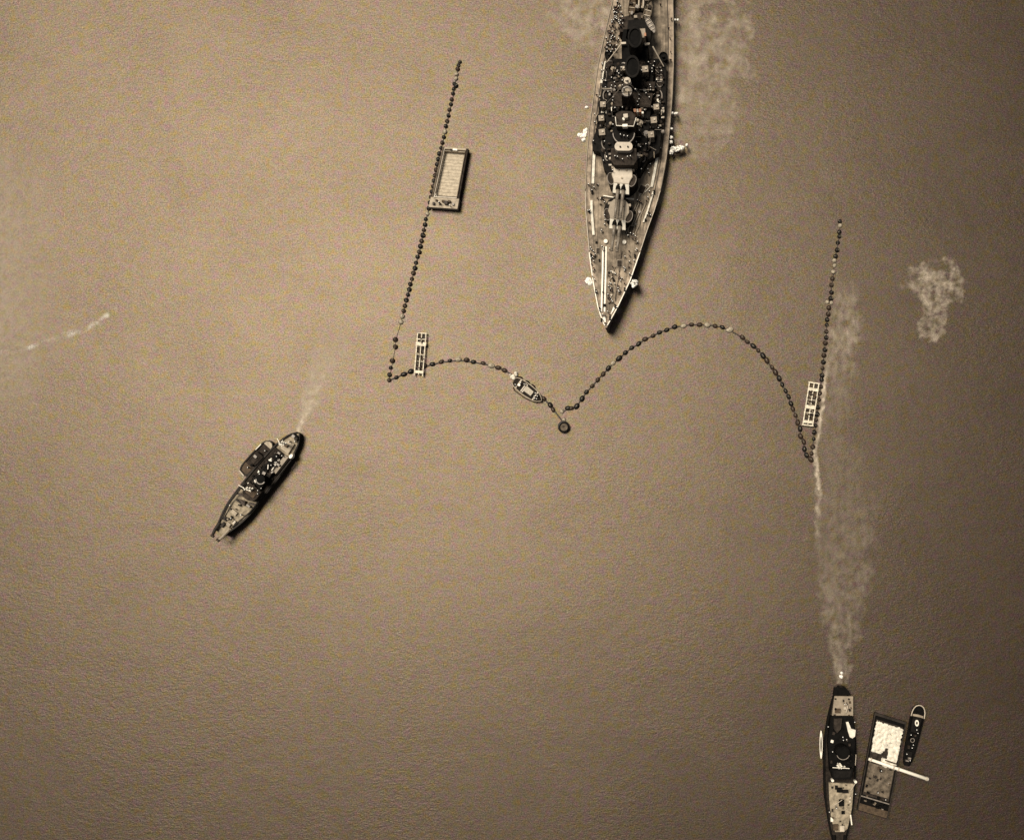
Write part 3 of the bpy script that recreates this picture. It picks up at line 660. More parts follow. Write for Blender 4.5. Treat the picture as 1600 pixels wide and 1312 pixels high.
def small_mast(root, base, zt, yards, m=M['white'], zb=3):
    b = P(*base, zb)
    mo_ = MB().tube([(b.x, b.y, zb), (b.x, b.y, zt)], .34, 10, .2).build('mast', m, root)
    for (z, half, an) in yards:
        d = Vector((math.cos(R(an)), math.sin(R(an)), 0)) * half; c = Vector((b.x, b.y, z))
        MB().tube([c - d, c + d], .15, 6).build('yard', m, mo_)
    for z in (zt * .55, zt * .7, zt * .85):
        q = Vector((b.x, b.y, z)); MB().add([], []).tube([q - Vector((.7, .5, 0)), q + Vector((.7, .5, 0))], .3, 6).build('crosstree', m, mo_)
    return mo_
small_mast(v1, p1(.55, -5), 14.5, [(13.5, 2.6, -28)])
small_mast(v1, p1(.12, 0), 12, [(10, 1.2, 55), (11.5, 1.8, -60)])
bo = MB(); x, y = p1(.18, -13.5); bo.cyl(x, y, .75, 3.3, 4.8, .6, 18, 1.6, -A1 + 0); bo.build('white_dinghy', M['white'], v1)
MB().box(*p1(.56, -18.5), 1.6, 8, 1.0, 2.2, A1).build('rubbing_fender', M['white'], v1)
for a_, b_ in (((.30, -3), (.36, -4)), ((.34, 6), (.37, 2)), ((.43, -6), (.44, -2)), ((.5, 8), (.51, 4))):
    MB().tube([P(*p1(*a_), 6.2), P(*p1(*b_), 6.4)], .2, 6).build('hand_rail', M['white'], v1)

# the launch lashed alongside it
v2 = thing('harbour_launch', 395, 714, 'small brown launch lashed to the upper-left side of the net-laying vessel', 'boat')
S2, B2 = (377.5, 740), (424, 690)
hb, db = axis_hull(S2, B2, [(0, 5), (.1, 9), (.3, 10.5), (.7, 10.5), (.88, 9), (.96, 6), (1, 2.5)], [(0, 2.0), (.5, 1.7), (1, 2.3)], [(0, .85), (.5, .95), (1, .8)], n=20, edge=.45, z_in=.5)
hb.build('hull', M['hull'], v2); db.build('deck', M['super2'], v2)
D2 = Vector((B2[0] - S2[0], B2[1] - S2[1])); L2 = D2.length; D2.normalize(); A2 = math.degrees(math.atan2(D2.x, -D2.y))
def p2(t, v): return (S2[0] + D2.x * L2 * t - D2.y * v, S2[1] + D2.y * L2 * t + D2.x * v)
MB().ppoly([p2(.86, -7), p2(.86, 7), p2(.93, 6), p2(.975, 2), p2(.975, -2), p2(.93, -6)], 1.5, 2.25).build('foredeck', M['planks'], v2)
c = sup_('cabin', [(.34, -6), (.34, 7), (.62, 7), (.62, -6)], 1.2, 3.6, M['darkdeck'], v2, p2)
sup_('cabin_roof', [(.36, -4), (.36, 3), (.55, 3), (.55, -4)], 3.6, 3.75, M['super2'], c, p2)
sup_('after_well', [(.06, -6), (.06, 6), (.26, 8), (.26, -8)], 1.2, 1.6, M['brown'], v2, p2)
MB().box(*p2(.5, -3), 5, 4, 3.6, 4.4, A2).build('skylight', M['steel'], v2)
MB().tube([P(*p2(.62, -9.5), 2.2), P(*p2(.8, -9.3), 2.2)], .2, 6).build('side_rail', M['white'], v2)
MB().tube([P(*p2(.02, -6), 2.2), P(*p2(.0, 5), 2.2)], .25, 6).build('stern_rail', M['pale'], v2)
MB().cyl(*p2(.3, 2), .5, 2, 4.4, n=14).build('funnel', M['black'], v2)

# ------------------------------------------------------------------ right net-laying vessel
v3 = thing('boom_vessel', 1313, 1190, 'net-laying vessel at the lower right edge with tan aft deck and crosswise yard', 'ship')
S3, B3 = (1314, 1072), (1311, 1318)
hb, db = axis_hull(S3, B3, [(0, 5), (.06, 13), (.15, 18), (.35, 25), (.6, 25), (.75, 22.5), (.9, 16), (1, 10)], [(0, 3.6), (.3, 3.2), (.6, 3.4), (1, 5.0)], [(0, .6), (.2, .95), (.7, .97), (1, .6)], edge=.6, z_in=.9)
hb.build('hull', M['black'], v3); db.build('deck', M['darkdeck'], v3)
def p3(x, y): return (x, y)
def B(name, rows, z0, z1, m, root, sh=1.0): return MB().ppoly(rows, z0, z1, sh).build(name, M[m], root)
B('aft_deck', [(1304, 1087), (1333, 1087.5), (1333, 1118), (1300, 1118)], 2, 3.7, 'roof', v3)
B('stern_casing', [(1304, 1074), (1322, 1074), (1330, 1085), (1302, 1085)], 2, 4.3, 'black', v3)
B('foredeck', [(1295, 1222), (1334, 1224), (1331, 1262), (1327, 1292), (1318, 1299), (1305, 1299), (1299, 1280), (1296, 1250)], 2.4, 4.0, 'tugdeck', v3)
h3 = B('deckhouse', [(1298, 1119), (1333, 1119), (1336, 1160), (1334, 1205), (1297, 1205), (1294, 1160)], 2.4, 6.2, 'black', v3)
B('after_cabin', [(1303, 1122), (1316, 1122), (1314, 1138), (1308, 1145), (1303, 1138)], 6.2, 7.6, 'super2', h3)
B('wheelhouse', [(1298, 1200), (1333, 1200), (1330, 1217), (1302, 1217)], 3, 9.0, 'black', v3)
B('wheelhouse_roof', [(1301, 1203), (1330, 1203), (1328, 1214), (1304, 1214)], 9, 9.15, 'super', v3)
f3 = MB().cyl(1317.5, 1176, 2.6, 6.2, 12.5, 2.5, 28).build('funnel', M['black'], v3)
MB().ring(1317.5, 1176, 2.6, 2.35, 12.5, 13.0, 28, 1, 200, 340).build('funnel_rim', M['steel'], f3)
MB().cyl(1317.5, 1176, 2.3, 12.4, 12.7, n=24).build('funnel_mouth', M['black'], f3)
B('boat_canvas', [(1322, 1128), (1325.5, 1127), (1330, 1138), (1337, 1140), (1336, 1150), (1332, 1153), (1328, 1151), (1325, 1142)], 6.2, 7.4, 'canvas', h3)
MB().ring(1283, 1163, .55, .32, 1.6, 2.6, 24, 10.0).build('side_boat_gunwale', M['white'], v3)
MB().cyl(1283, 1163, .5, .8, 1.7, n=24, sy=10).build('side_boat', M['darkdeck'], v3)
MB().tube([P(1337.5, 1178, 3.9), P(1336.5, 1195, 3.9)], .2, 6).build('side_rail', M['pale'], v3)
for x, y, wd, l, z, nm, m in ((1315, 1254, 8, 10, 4.9, 'cargo_hatch', 'black'), (1317.5, 1269, 5, 5, 4.6, 'cargo_hatch', 'black'), (1312, 1234, 8, 7, 5.2, 'windlass', 'black'), (1321, 1236, 9, 5, 4.8, 'windlass', 'super'), (1307, 1230, 4, 6, 4.8, 'winch', 'super'), (1306, 1292, 8, 9, 4.7, 'bow_roller', 'brown'), (1316, 1294, 7, 9, 4.9, 'bow_roller', 'pale'), (1300, 1280, 4, 6, 4.6, 'fairlead', 'white'), (1320, 1106, 4, 4, 4.6, 'winch', 'pale'), (1309, 1110, 9, 7, 4.1, 'hatch', 'brown')):
    MB().box(x, y, wd, l, 2.4, z, 0).build(nm, M[m], v3)
MB().tube([P(1322, 1113, 4.6), P(1325, 1101, 4.8)], .22, 6).build('derrick', M['pale'], v3)
MB().tube([P(1298, 1261, 4.5), P(1316, 1249, 6.0)], .13, 5).build('wire_stay', M['pale'], v3)
MB().tube([P(1329, 1272, 4.6), P(1331, 1288, 4.6)], .28, 6).build('bulwark_rail', M['white'], v3)
MB().tube([P(1337, 1222, 4.2), P(1329, 1235, 4.2)], .14, 6).build('wire_stay', M['pale'], v3)
m3 = MB(); b = P(1316, 1197, 9)
m3 = small_mast(v3, (1309, 1192), 15, [(14, 3.2, -3)], zb=6)
for x, y in ((1301, 1219), (1337, 1221)): MB().cyl(x, y, .55, 3, 5.2, n=12).build('vent_cowl', M['white'], v3)
rn = random.Random(9)
for k in range(24):
    x, y = rn.uniform(1298, 1333), rn.uniform(1123, 1200)
    if abs(x - 1317) + abs(y - 1176) < 16: continue
    MB().box(x, y, rn.uniform(1.5, 5), rn.uniform(1.5, 5), 6.2, 6.2 + rn.uniform(.4, 1.4), rn.uniform(-20, 20)).build(rn.choice(('locker', 'skylight', 'vent_trunk')), M[rn.choice(('super', 'black', 'super2', 'black', 'black', 'white', 'super'))], v3)
for k in range(26):
    x, y = rn.choice(((rn.uniform(1299, 1329), rn.uniform(1225, 1292)), (rn.uniform(1304, 1331), rn.uniform(1089, 1117))))
    zt = 4.0 if y > 1200 else 3.7
    MB().box(x, y, rn.uniform(1.2, 3.5), rn.uniform(1.2, 4.5), zt - .3, zt + rn.uniform(.25, .9), rn.uniform(-25, 25)).build(rn.choice(('rope_coil', 'shackle_box', 'deck_bitt')), M[rn.choice(('hull', 'bargedeck', 'super2', 'brown', 'pale', 'black', 'black'))], v3)
for s_ in (-1, 1):
    MB().tube([P(1312 + s_ * 9, 1304, 4.6), P(1311 + s_ * 8, 1320, 5.4), P(1311 + s_ * 5, 1330, 5.6)], .75, 10, .45).build('bow_horn', M['black'], v3)

# barge between the vessel and the small tug
v4 = thing('cargo_barge', 1377, 1196, 'flat barge heaped with white canvas alongside the lower right vessel', 'barge')
TL, TR, BR_, BL = (1367, 1112.5), (1416.5, 1128), (1387, 1279), (1339.5, 1265)
def bq(u, v):   # u 0..1 down, v 0..1 across
    return (TL[0] * (1-u) * (1-v) + TR[0] * (1-u) * v + BR_[0] * u * v + BL[0] * u * (1-v), TL[1] * (1-u) * (1-v) + TR[1] * (1-u) * v + BR_[1] * u * v + BL[1] * u * (1-v))
def BB(name, u0, u1, v0_, v1_, z0, z1, m, root=v4): return MB().ppoly([bq(u0, v0_), bq(u0, v1_), bq(u1, v1_), bq(u1, v0_)], z0, z1).build(name, M[m], root)
BB('hull', 0, 1, 0, 1, -1, 1.8, 'black')
BB('deck', .06, .83, .08, .92, 1.8, 1.86, 'super2'); BB('deck', .50, .80, .10, .90, 1.86, 1.93, 'bargedeck')
for a_ in ((0, 1, 0, .035), (0, 1, .965, 1), (0, .025, .035, .965)): BB('gunwale', *a_, 1.8, 2.7, 'hull')
BB('end_platform', .925, .995, .02, .98, 1.8, 2.5, 'brown'); BB('end_coaming', .845, .855, .04, .96, 1.8, 2.6, 'steel')
for u, v in ((.87, .2), (.88, .45), (.9, .7), (.92, .62), (.88, .85), (.8, .25), (.82, .6)):
    x, y = bq(u, v); MB().box(x, y, 4, 3, 1.8, 3.0, 17).build('mooring_bitt', M['black'], v4)
for k in range(22):
    u, v = rn.uniform(.5, .98), rn.uniform(.06, .94); x, y = bq(u, v)
    MB().box(x, y, rn.uniform(1.2, 4), rn.uniform(1.2, 5), 1.8, 2.0 + rn.uniform(.3, .8), rn.uniform(0, 40)).build(rn.choice(('rope_coil', 'timber_baulk', 'shackle_box')), M[rn.choice(('hull', 'brown', 'super2', 'steel', 'bargedeck', 'black'))], v4)
# the white heap: crumpled canvas, its own thing
cv = thing('canvas_heap', 1388, 1150, 'crumpled bright white canvas spread over the upper half of the barge', 'canvas')
cb = MB(); nu, nv = 46, 34; V = []; F = []; ok = {}
for i in range(nu + 1):
    for j in range(nv + 1):
        u, v = .075 + (.50 - .075) * i / nu, .10 + .84 * j / nv
        x, y = bq(u, v); z = 2.6 + .9 * noise.noise((x * .2, y * .2, 1)) + .7 * abs(noise.noise((x * .45, y * .45, 4))) + .3 * noise.noise((x * 1.1, y * 1.1, 6))
        jx, jy = noise.noise((x * .3, y * .3, 7)) * 2, noise.noise((x * .3, y * .3, 9)) * 2
        V.append(tuple(P(x + jx, y + jy, z)))
def keep(i, j):
    u, v = i / nu, j / nv
    if u > .72 and v < .5 - .1 * math.sin(u * 9): return False
    if u > .55 and .38 < v < .60 and u < .8 and v > .9 - u * .75: return False
    return True
for i in range(nu):
    for j in range(nv):
        if keep(i, j): a_ = i * (nv + 1) + j; F.append((a_, a_ + 1, a_ + nv + 2, a_ + nv + 1))
cb.add(V, F); co = cb.build('canvas_sheet', M['canvas'], cv, True)
sm_ = co.modifiers.new('thickness', 'SOLIDIFY'); sm_.thickness = .25
# long white boom resting across the barge
sp = thing('spar', 1404, 1201, 'long straight white boom laid across the barge, its end over open water', 'spar')
e0, e1 = P(1357, 1185, 4.2), P(1450.5, 1217, 4.6)
d = (e1 - e0).normalized(); nn = Vector((-d.y, d.x, 0))
MB().tube([e0, e0 + (e1 - e0) * .5, e1], .55, 12, .72).build('pole', M['white'], sp, True)
for t in (.04, .42, .5, .97):
    c = e0 + (e1 - e0) * t; MB().tube([c - d * .25, c + d * .25], .85, 12).build('band', M['pale'], sp)
MB().tube([P(1383, 1187, 3.6), P(1401, 1193, 3.8)], .25, 6).build('lashing', M['brown'], sp)
for t in (.1, .44):
    c = e0 + (e1 - e0) * t; MB().add([], []).prism([(c.x - .6, c.y - .6), (c.x + .6, c.y - .6), (c.x + .6, c.y + .6), (c.x - .6, c.y + .6)], 1.9, c.z - .3).build('trestle', M['brown'], sp)

# small dark tug on the far side of the barge
v5 = thing('harbour_tug', 1428, 1150, 'small black tug with a white ring on its round end, right of the barge', 'tug')
S5, B5 = (1417, 1196), (1438, 1101)
hb, db = axis_hull(S5, B5, [(0, 4), (.08, 7), (.3, 9.5), (.6, 10.5), (.8, 11), (.92, 9.5), (.97, 6.5), (1, 2)], [(0, 2.0), (.5, 1.8), (1, 2.8)], [(0, .85), (1, .85)], n=24, edge=.4, z_in=.6)
hb.build('hull', M['black'], v5); db.build('deck', M['black'], v5)
rp = []
D5 = Vector((B5[0] - S5[0], B5[1] - S5[1])); L5 = D5.length; D5.normalize()
def p5(t, v): return (S5[0] + D5.x * L5 * t - D5.y * v, S5[1] + D5.y * L5 * t + D5.x * v)
MB().tube([P(*p5(t, v), 2.95) for t, v in ((.80, -10.5), (.88, -10), (.93, -8.5), (.97, -6), (.992, -2), (.992, 2), (.97, 6), (.93, 8.5), (.88, 10), (.80, 10.5))], .22, 6).build('bow_rail', M['pale'], v5)
MB().ppoly([p5(.80, -8), p5(.80, 8), p5(.835, 8.5), p5(.845, 0), p5(.835, -8.5)], 1.5, 2.6).build('foredeck_beam', M['roof'], v5)
MB().ppoly([p5(.55, -6), p5(.55, 6), p5(.80, 7), p5(.80, -7)], 1, 3.8).build('wheelhouse', M['super'], v5)
MB().ring(*p5(.705, 1), .72, .38, 3.8, 4.5, 24, 1.7).build('white_ring', M['white'], v5)
f5 = MB().cyl(*p5(.42, 0), .9, 1.2, 4.6, .8, 20).build('funnel', M['black'], v5)
MB().ring(*p5(.42, 0), .85, .65, 4.5, 4.8, 20).build('funnel_rim', M['steel'], f5)
for t, v, wd, l, z, m in ((.2, 0, 8, 7, 2.6, 'super'), (.12, 2, 4, 4, 2.8, 'steel'), (.3, -3, 3, 5, 3, 'super2'), (.08, -1, 5, 2, 2.8, 'steel'), (.5, 3, 3, 3, 3.2, 'super2')):
    MB().box(*p5(t, v), wd, l, 1, z, 12).build('deck_fitting', M[m], v5)

# ------------------------------------------------------------------ left barge moored on the boom
v6 = thing('hopper_barge', 702, 280, 'open wooden barge with pale empty hold moored along the left line of floats', 'barge')
TL, TR, BR_, BL = (691.5, 229.5), (731.5, 232.5), (714.5, 327), (670.5, 324)
BB('hull', 0, 1, 0, 1, -1, 1.2, 'hull', v6)
BB('hold_floor', .075, .80, .09, .91, 1.2, 1.24, 'planks', v6)
BB('side_deck', 0, .83, 0, .06, 1.2, 2.9, 'bargedeck', v6); BB('side_deck', 0, .83, .925, 1, 1.2, 2.9, 'super2', v6)  # right side deck darker: shade on that side put into its colour
BB('end_deck', 0, .065, .075, .925, 1.2, 2.9, 'planks', v6); BB('working_platform', .83, .995, -.02, 1.0, 1.2, 3.1, 'planks', v6)
BB('coaming', .03, .83, .078, .095, 2.0, 3.3, 'pale', v6); BB('coaming', .03, .83, .905, .922, 2.0, 3.3, 'brown', v6)
BB('coaming', .03, .045, .095, .905, 2.0, 3.3, 'brown', v6); BB('coaming', .81, .825, .095, .905, 2.0, 3.3, 'pale', v6)
for k in range(13):
    u = .10 + k * .054; BB('floor_plank', u, u + .045, .11, .89, 1.24, 1.30 + .02 * (k % 3), 'holdplanks', v6)
for u, v, wd, l, z, nm, m in ((.9, .55, 5, 5, 4.4, 'winch', 'rust'), (.88, .44, 4, 3, 4.0, 'bitt', 'brown'), (.88, .66, 4, 3, 4.0, 'bitt', 'brown'), (.92, .82, 3, 3, 3.8, 'bollard', 'steel'), (.93, .12, 3, 4, 4.0, 'bollard', 'rust'), (.875, .2, 3, 2.5, 3.8, 'bollard', 'brown'), (.93, .35, 3, 3, 3.7, 'bollard', 'brown'), (.03, .5, 7, 2.5, 3.7, 'bitt', 'white'), (.035, .35, 4, 2, 3.5, 'bitt', 'hull')):
    MB().box(*bq(u, v), wd, l, 2.5, z, 5).build(nm, M[m], v6)
a = MB(); a.tube([P(*bq(.83, .10), 3.4), P(*bq(.77, .13), 3.6), P(*bq(.82, .19), 3.4)], .16, 6, closed=True); a.build('tripod_frame', M['white'], v6)

# ------------------------------------------------------------------ white frame rafts
def frame_raft(label, tl, tr, br_, bl, decks, bars, legs):
    t = thing('frame_raft', (tl[0] + br_[0]) / 2, (tl[1] + br_[1]) / 2, label, 'raft')
    def q(u, v): return (tl[0]*(1-u)*(1-v) + tr[0]*(1-u)*v + br_[0]*u*v + bl[0]*u*(1-v), tl[1]*(1-u)*(1-v) + tr[1]*(1-u)*v + br_[1]*u*v + bl[1]*u*(1-v))
    def bx(nm, u0, u1, a, b, z0, z1, m): MB().ppoly([q(u0, a), q(u0, b), q(u1, b), q(u1, a)], z0, z1).build(nm, M[m], t)
    for a, b in ((0, .10), (.455, .545), (.90, 1)): bx('long_beam', 0, .97 if a == .455 else 1, a, b, .9, 1.5, 'raftwhite')
    for u0, u1, ex in decks: bx('deck_platform', u0, u1, -ex, 1 + ex, 1.5, 1.75, 'raftwhite')
    for u0, u1 in bars: bx('cross_beam', u0, u1, -.04, 1.04, .75, 1.42, 'raftwhite')
    for k in range(6):
        u = .03 + k * .155
        for a in (.13, .57): bx('pontoon', u, u + .125, a, a + .30, -.4, .55, 'rust' if (k + int(a * 3)) % 2 else 'brown')
    for k, (u, v) in enumerate(((.45, .25), (.5, .75), (.62, .7), (.3, .3), (.7, .25))):
        MB().tube([P(*q(u, v - .12), .7), P(*q(u + .05, v + .12), .75)], .16, 5).build('loose_plank', M['floatpale'], t)
    rr = random.Random(int(tl[0]))
    for k in range(9):
        x, y = q(rr.uniform(.1, .95), rr.uniform(.08, .92)); MB().box(x, y, rr.uniform(.9, 2.2), rr.uniform(.9, 2.6), .6, 1.8 + rr.uniform(0, .5), rr.uniform(0, 60)).build(rr.choice(('rope_coil', 'shackle_box', 'timber_block')), M[rr.choice(('brown', 'rust', 'hull', 'bargedeck'))], t)
    MB().tube([P(*q(.1 + .09 * k, .3 + .25 * math.sin(k * 1.7)), 1.6) for k in range(9)], .07, 5).build('loose_rope', M['brown'], t)
    return t
frame_raft('white timber frame raft lying across the left arc of floats', (652, 519.5), (666.3, 520.2), (660.8, 588), (646.5, 586.5), ((.215, .305, .06), (.875, .94, .0)), ((0, .02), (.14, .16), (.50, .51), (.66, .67)), 2)
frame_raft('white timber frame raft wedged inside the right-hand corner of the boom', (1264.2, 596), (1280.5, 598.5), (1270.3, 666), (1253.5, 664), ((.13, .20, .0), (.53, .61, .0), (.88, .94, .0)), ((0, .025), (.975, 1.0), (.695, .71), (.4, .41)), 0)

# ------------------------------------------------------------------ work boat at the centre
v7 = thing('work_boat', 823, 606, 'open work boat with crew tending the left arc of floats', 'boat')
S7, B7 = (803, 594), (846, 626)
hb, db = axis_hull(S7, B7, [(0, 5), (.08, 8), (.3, 9.8), (.55, 10), (.8, 8), (.93, 4.5), (1, 1)], [(0, 1.5), (.5, 1.2), (1, 1.9)], [(0, .85), (.5, .92), (1, .5)], n=20, edge=.28, z_in=.55)
hb.build('hull', M['planks'], v7); db.build('bottom_boards', M['darkdeck'], v7)
D7 = Vector((B7[0] - S7[0], B7[1] - S7[1])); L7 = D7.length; D7.normalize(); A7 = math.degrees(math.atan2(D7.x, -D7.y))
def p7(t, v): return (S7[0] + D7.x * L7 * t - D7.y * v, S7[1] + D7.y * L7 * t + D7.x * v)
MB().ppoly([p7(.42, -5), p7(.42, 4), p7(.66, 4), p7(.66, -4)], .8, 1.5).build('canvas_cover', M['floatpale'], v7)
for t in (.15, .33, .38, .75): MB().ppoly([p7(t, -7.5), p7(t, 7.5), p7(t + .035, 7.5), p7(t + .035, -7.5)], .9, 1.1).build('thwart', M['pale'], v7)
MB().tube([P(*p7(.1 + .085 * k, 12.2 - 11 * max(0, .1 + .085 * k - .55) ** 1.2 * 1.6 + (-3 if k == 0 else 0)), .35) for k in range(11)], .22, 6).build('rubbing_strake', M['brown'], v7)
MB().cyl(*p7(.2, 1), .5, .7, 1.9, n=12).build('engine_box', M['white'], v7)

# white bundle at its end
wb = thing('float_bundle', 803, 588, 'bright white canvas bundle at the upper-left end of the work boat', 'bundle')
for x, y, r in ((800.5, 589, .9), (803, 591, .8), (802, 587.5, .75), (806, 583, .75), (807, 586, .55), (797.5, 585.5, .45)):
    m_ = MB(); c = P(x, y, .5); m_.lathe([(r * .5, -.7), (r, -.2), (r, .3), (r * .7, .8), (r * .2, 1.0)], (c.x, c.y, .4), 10); m_.build('canvas_bag', M['canvas'], wb, True)

# big mooring buoy
bu = thing('mooring_buoy', 881, 667, 'big round black mooring buoy at the dip between the two arcs', 'buoy')
c = P(881, 667, 0)
MB().lathe([(1.6, -1.2), (2.2, -.9), (2.25, 1.1), (2.1, 1.45), (1.85, 1.5)], tuple(c), 32).build('drum', M['tarsteel'], bu, True)
MB().ring(881, 667, 2.33, 2.1, .5, 1.0, 36).build('rubbing_band', M['rust'], bu)
MB().ring(881, 667, 1.95, 1.5, 1.4, 1.85, 32).build('top_rim', M['black'], bu)
MB().cyl(881, 667.4, 1.5, 1.4, 1.56, n=28).build('top_plate', M['bargedeck'], bu)
MB().tube([(c.x - .4, c.y, 1.5), (c.x - .3, c.y, 2.0), (c.x + .3, c.y, 2.0), (c.x + .4, c.y, 1.5)], .1, 6).build('mooring_eye', M['rust'], bu)

# ------------------------------------------------------------------ boom floats
def make_float(matname, nm='boom_float'):
    t = bpy.data.objects.new(nm, None); scene.collection.objects.link(t); t['category'] = 'float'; t.empty_display_size = 1
    MB().lathe([(.25, -.75), (.62, -.55), (.80, -.1), (.80, .25), (.66, .58), (.40, .76), (.12, .82)], (0, 0, 0), 14).build('drum', M[matname], t, True)
    MB().lathe([(.80, -.02), (.86, .0), (.86, .14), (.80, .16)], (0, 0, 0), 14).build('steel_band', M['rust'], t)
    MB().tube([(-.2, 0, .78), (-.14, 0, 1.0), (.14, 0, 1.0), (.2, 0, .78)], .06, 5).build('lifting_eye', M['floatpale'], t)
    return t
protos = {k: make_float(k) for k in ('tarsteel', 'rust', 'floatpale')}
used = set()
def put_float(x, y, kind, label, group, sc=1.0, heading=None):
    x += random.uniform(-.5, .5); y += random.uniform(-.5, .5)
    p = P(x, y, 0); rz = random.uniform(0, 6.28)
    if kind in used: o = copy_thing(protos[kind], p, rz, label, group)
    else:
        o = protos[kind]; used.add(kind); o.location = p; o.rotation_euler = (0, 0, rz); o['label'] = label; o['group'] = group
    s_ = sc * random.uniform(.95, 1.28); o.scale = (s_, s_, s_); o.rotation_euler[0] = random.uniform(-.6, .6); o.rotation_euler[1] = random.uniform(-.6, .6); o.location.z = random.uniform(-.25, .1)
    if heading is not None: o.rotation_euler = (random.uniform(-.15, .15), random.uniform(-.15, .15), heading + random.uniform(-.25, .25)); o.scale = (s_ * random.uniform(1.2, 1.5), s_ * .95, s_)
    return o
def resample(pts, step):
    out = []; acc = 0.0; P0 = pts[0]; out.append(P0)
    for a, b in zip(pts, pts[1:]):
        L = math.dist(a, b); d = step - acc
        while d <= L:
            t = d / L; out.append((a[0] + (b[0] - a[0]) * t, a[1] + (b[1] - a[1]) * t)); d += step
        acc = L - (d - step)
    return out
def cable(pts, label, r=.17):
    b = MB(); b.tube([P(x, y, .12) for x, y in pts], r, 6); o = b.build('boom_cable', M['cable'])
    return tag(o, label, 'cable')
def nth(n_): return '%d%s' % (n_, 'th' if 10 <= n_ % 100 <= 20 else {1: 'st', 2: 'nd', 3: 'rd'}.get(n_ % 10, 'th'))
def line(pts, fl, label, group, pale=(), start=''):
    for i, (x, y) in enumerate(fl):
        k = 'floatpale' if i in pale else ('rust' if random.random() < .4 else 'tarsteel')
        lb = '%s boom float, %s counting from %s' % ({'floatpale': 'pale', 'rust': 'rusty', 'tarsteel': 'black'}[k], nth(i + 1), start)
        a_, b_ = fl[max(0, i - 1)], fl[min(len(fl) - 1, i + 1)]
        put_float(x, y, k, lb, group, 1.0, math.atan2(a_[1] - b_[1], b_[0] - a_[0]) if 'arc' in group else None)
LS = [(718.5, 98), (716.5, 106), (713, 120), (710.5, 136), (707, 155), (700, 185), (692, 222), (684.5, 250), (677, 290), (670.5, 325), (666, 342), (656, 390), (640.5, 448), (626, 504)]
fl = [(718.5, 98), (716, 102.5), (715.5, 109), (713.5, 117), (712.5, 123.5), (710, 131), (712.5, 135), (708.8, 140)] + resample([(708, 147), (700, 185), (692, 222), (684.5, 250), (677, 290), (670, 328), (666, 342), (656, 390), (640.5, 448), (625.5, 507)], 8.7)
line(LS, fl, '', 'floats of the left straight line', pale=(3, 4, 15, 30, len(fl) - 2, len(fl) - 1), start='the upper end of the left straight line')
cable(LS, 'dark wire of the left straight line of floats beside the open barge')
fl = [(617.5, 531), (618.5, 541.5), (613.5, 563.5), (610.5, 575), (609, 586), (608, 594)]
line(None, fl, '', 'floats of the left corner', start='the top of the gapped left corner')
cable([(625.5, 507), (618, 532), (618, 542), (613.5, 564), (608, 594)], 'dark wire across the gaps at the left corner of the boom', .09)
fl = [(620, 589.5), (631, 584.5), (642, 580), (663, 572.5), (676, 568.5), (690, 565.5), (703.5, 563.5), (716, 562), (729.5, 563), (740, 565.5), (755, 567.5), (768, 571), (779, 574.5), (789, 579), (813, 592), (824, 598), (832.5, 605), (850, 622.5), (859.5, 632.5), (864.5, 640)]
line(None, fl, '', 'floats of the left arc', pale=(7, 11), start='the left end of the shallow left arc')
cable([(608, 594), (620, 589.5), (631, 584.5), (642, 580.5), (663, 572.8), (690, 566), (717, 563), (740, 566), (768, 571), (789, 579), (800, 585), (824, 598), (850, 622.5), (865, 640), (878, 657)], 'dark wire of the shallow left arc of floats past the work boat', .27)
RA = [(5,825),(50,760),(90,705),(135,655),(180,605),(225,555),(270,510),(310,468),(362,425),(410,380),(465,340),(520,305),(575,268),(640,238),(695,210),(755,188),(825,165),(895,155),(960,145),(1028,148),(1095,148),(1157,155),(1222,168),(1278,192),(1288,180),(1385,250),(1430,288),(1478,322),(1520,362),(1560,405),(1590,445)]
ra = [(900 + x / 5.333, 480 + y / 5.333) for x, y in RA]
RB = [(35,200),(70,250),(105,305),(135,365),(165,420),(190,475),(215,540),(235,590),(258,650),(278,715),(295,775),(305,840),(330,895),(340,960),(360,1020),(400,1060)]
ra += [(1200 + x / 5.963, 540 + y / 5.963) for x, y in RB]
line(None, [(888, 638), (893, 637.5)] + ra, '', 'floats of the right arc', pale=(9, 19, 22, 25, 26), start='the buoy end of the high right arc')
cable([(880, 643), (888, 638)] + [q for i, q in enumerate(ra) if i != 24], 'dark wire of the high right arc of floats below the bow', .24)
RS = [(668,160),(672,195),(668,255),(663,298),(652,355),(640,420),(628,480),(620,520),(617,570),(610,628),(602,690),(593,750),(590,815),(583,875),(555,908),(590,915),(567,960),(560,1018),(552,1070),(548,1120),(545,1180),(538,1240),(532,1290)]
rs_ = [(1200 + x / 5.963, 320 + y / 5.963) for x, y in RS]
RT = [(528,40),(522,95),(515,155),(510,210),(503,280),(497,320),(492,385),(483,445),(475,505),(465,575),(458,635),(450,695),(445,745),(432,805),(425,870),(415,940),(408,1005)]
rs_ += [(1200 + x / 5.963, 540 + y / 5.963) for x, y in RT]
line(None, rs_, '', 'floats of the right straight line', pale=(1, 7, 8, 9, 14, 15), start='the upper end of the right straight line')
cable([q for i, q in enumerate(rs_) if i not in (14,)], 'dark wire of the right-hand straight line of floats')
put_float(878.5, 643, 'floatpale', 'small pale float where the right arc starts, above the big buoy', 'pale floats above the big buoy')
put_float(881.5, 655.5, 'floatpale', 'small pale float touching the top of the big black buoy', 'pale floats above the big buoy', .8)

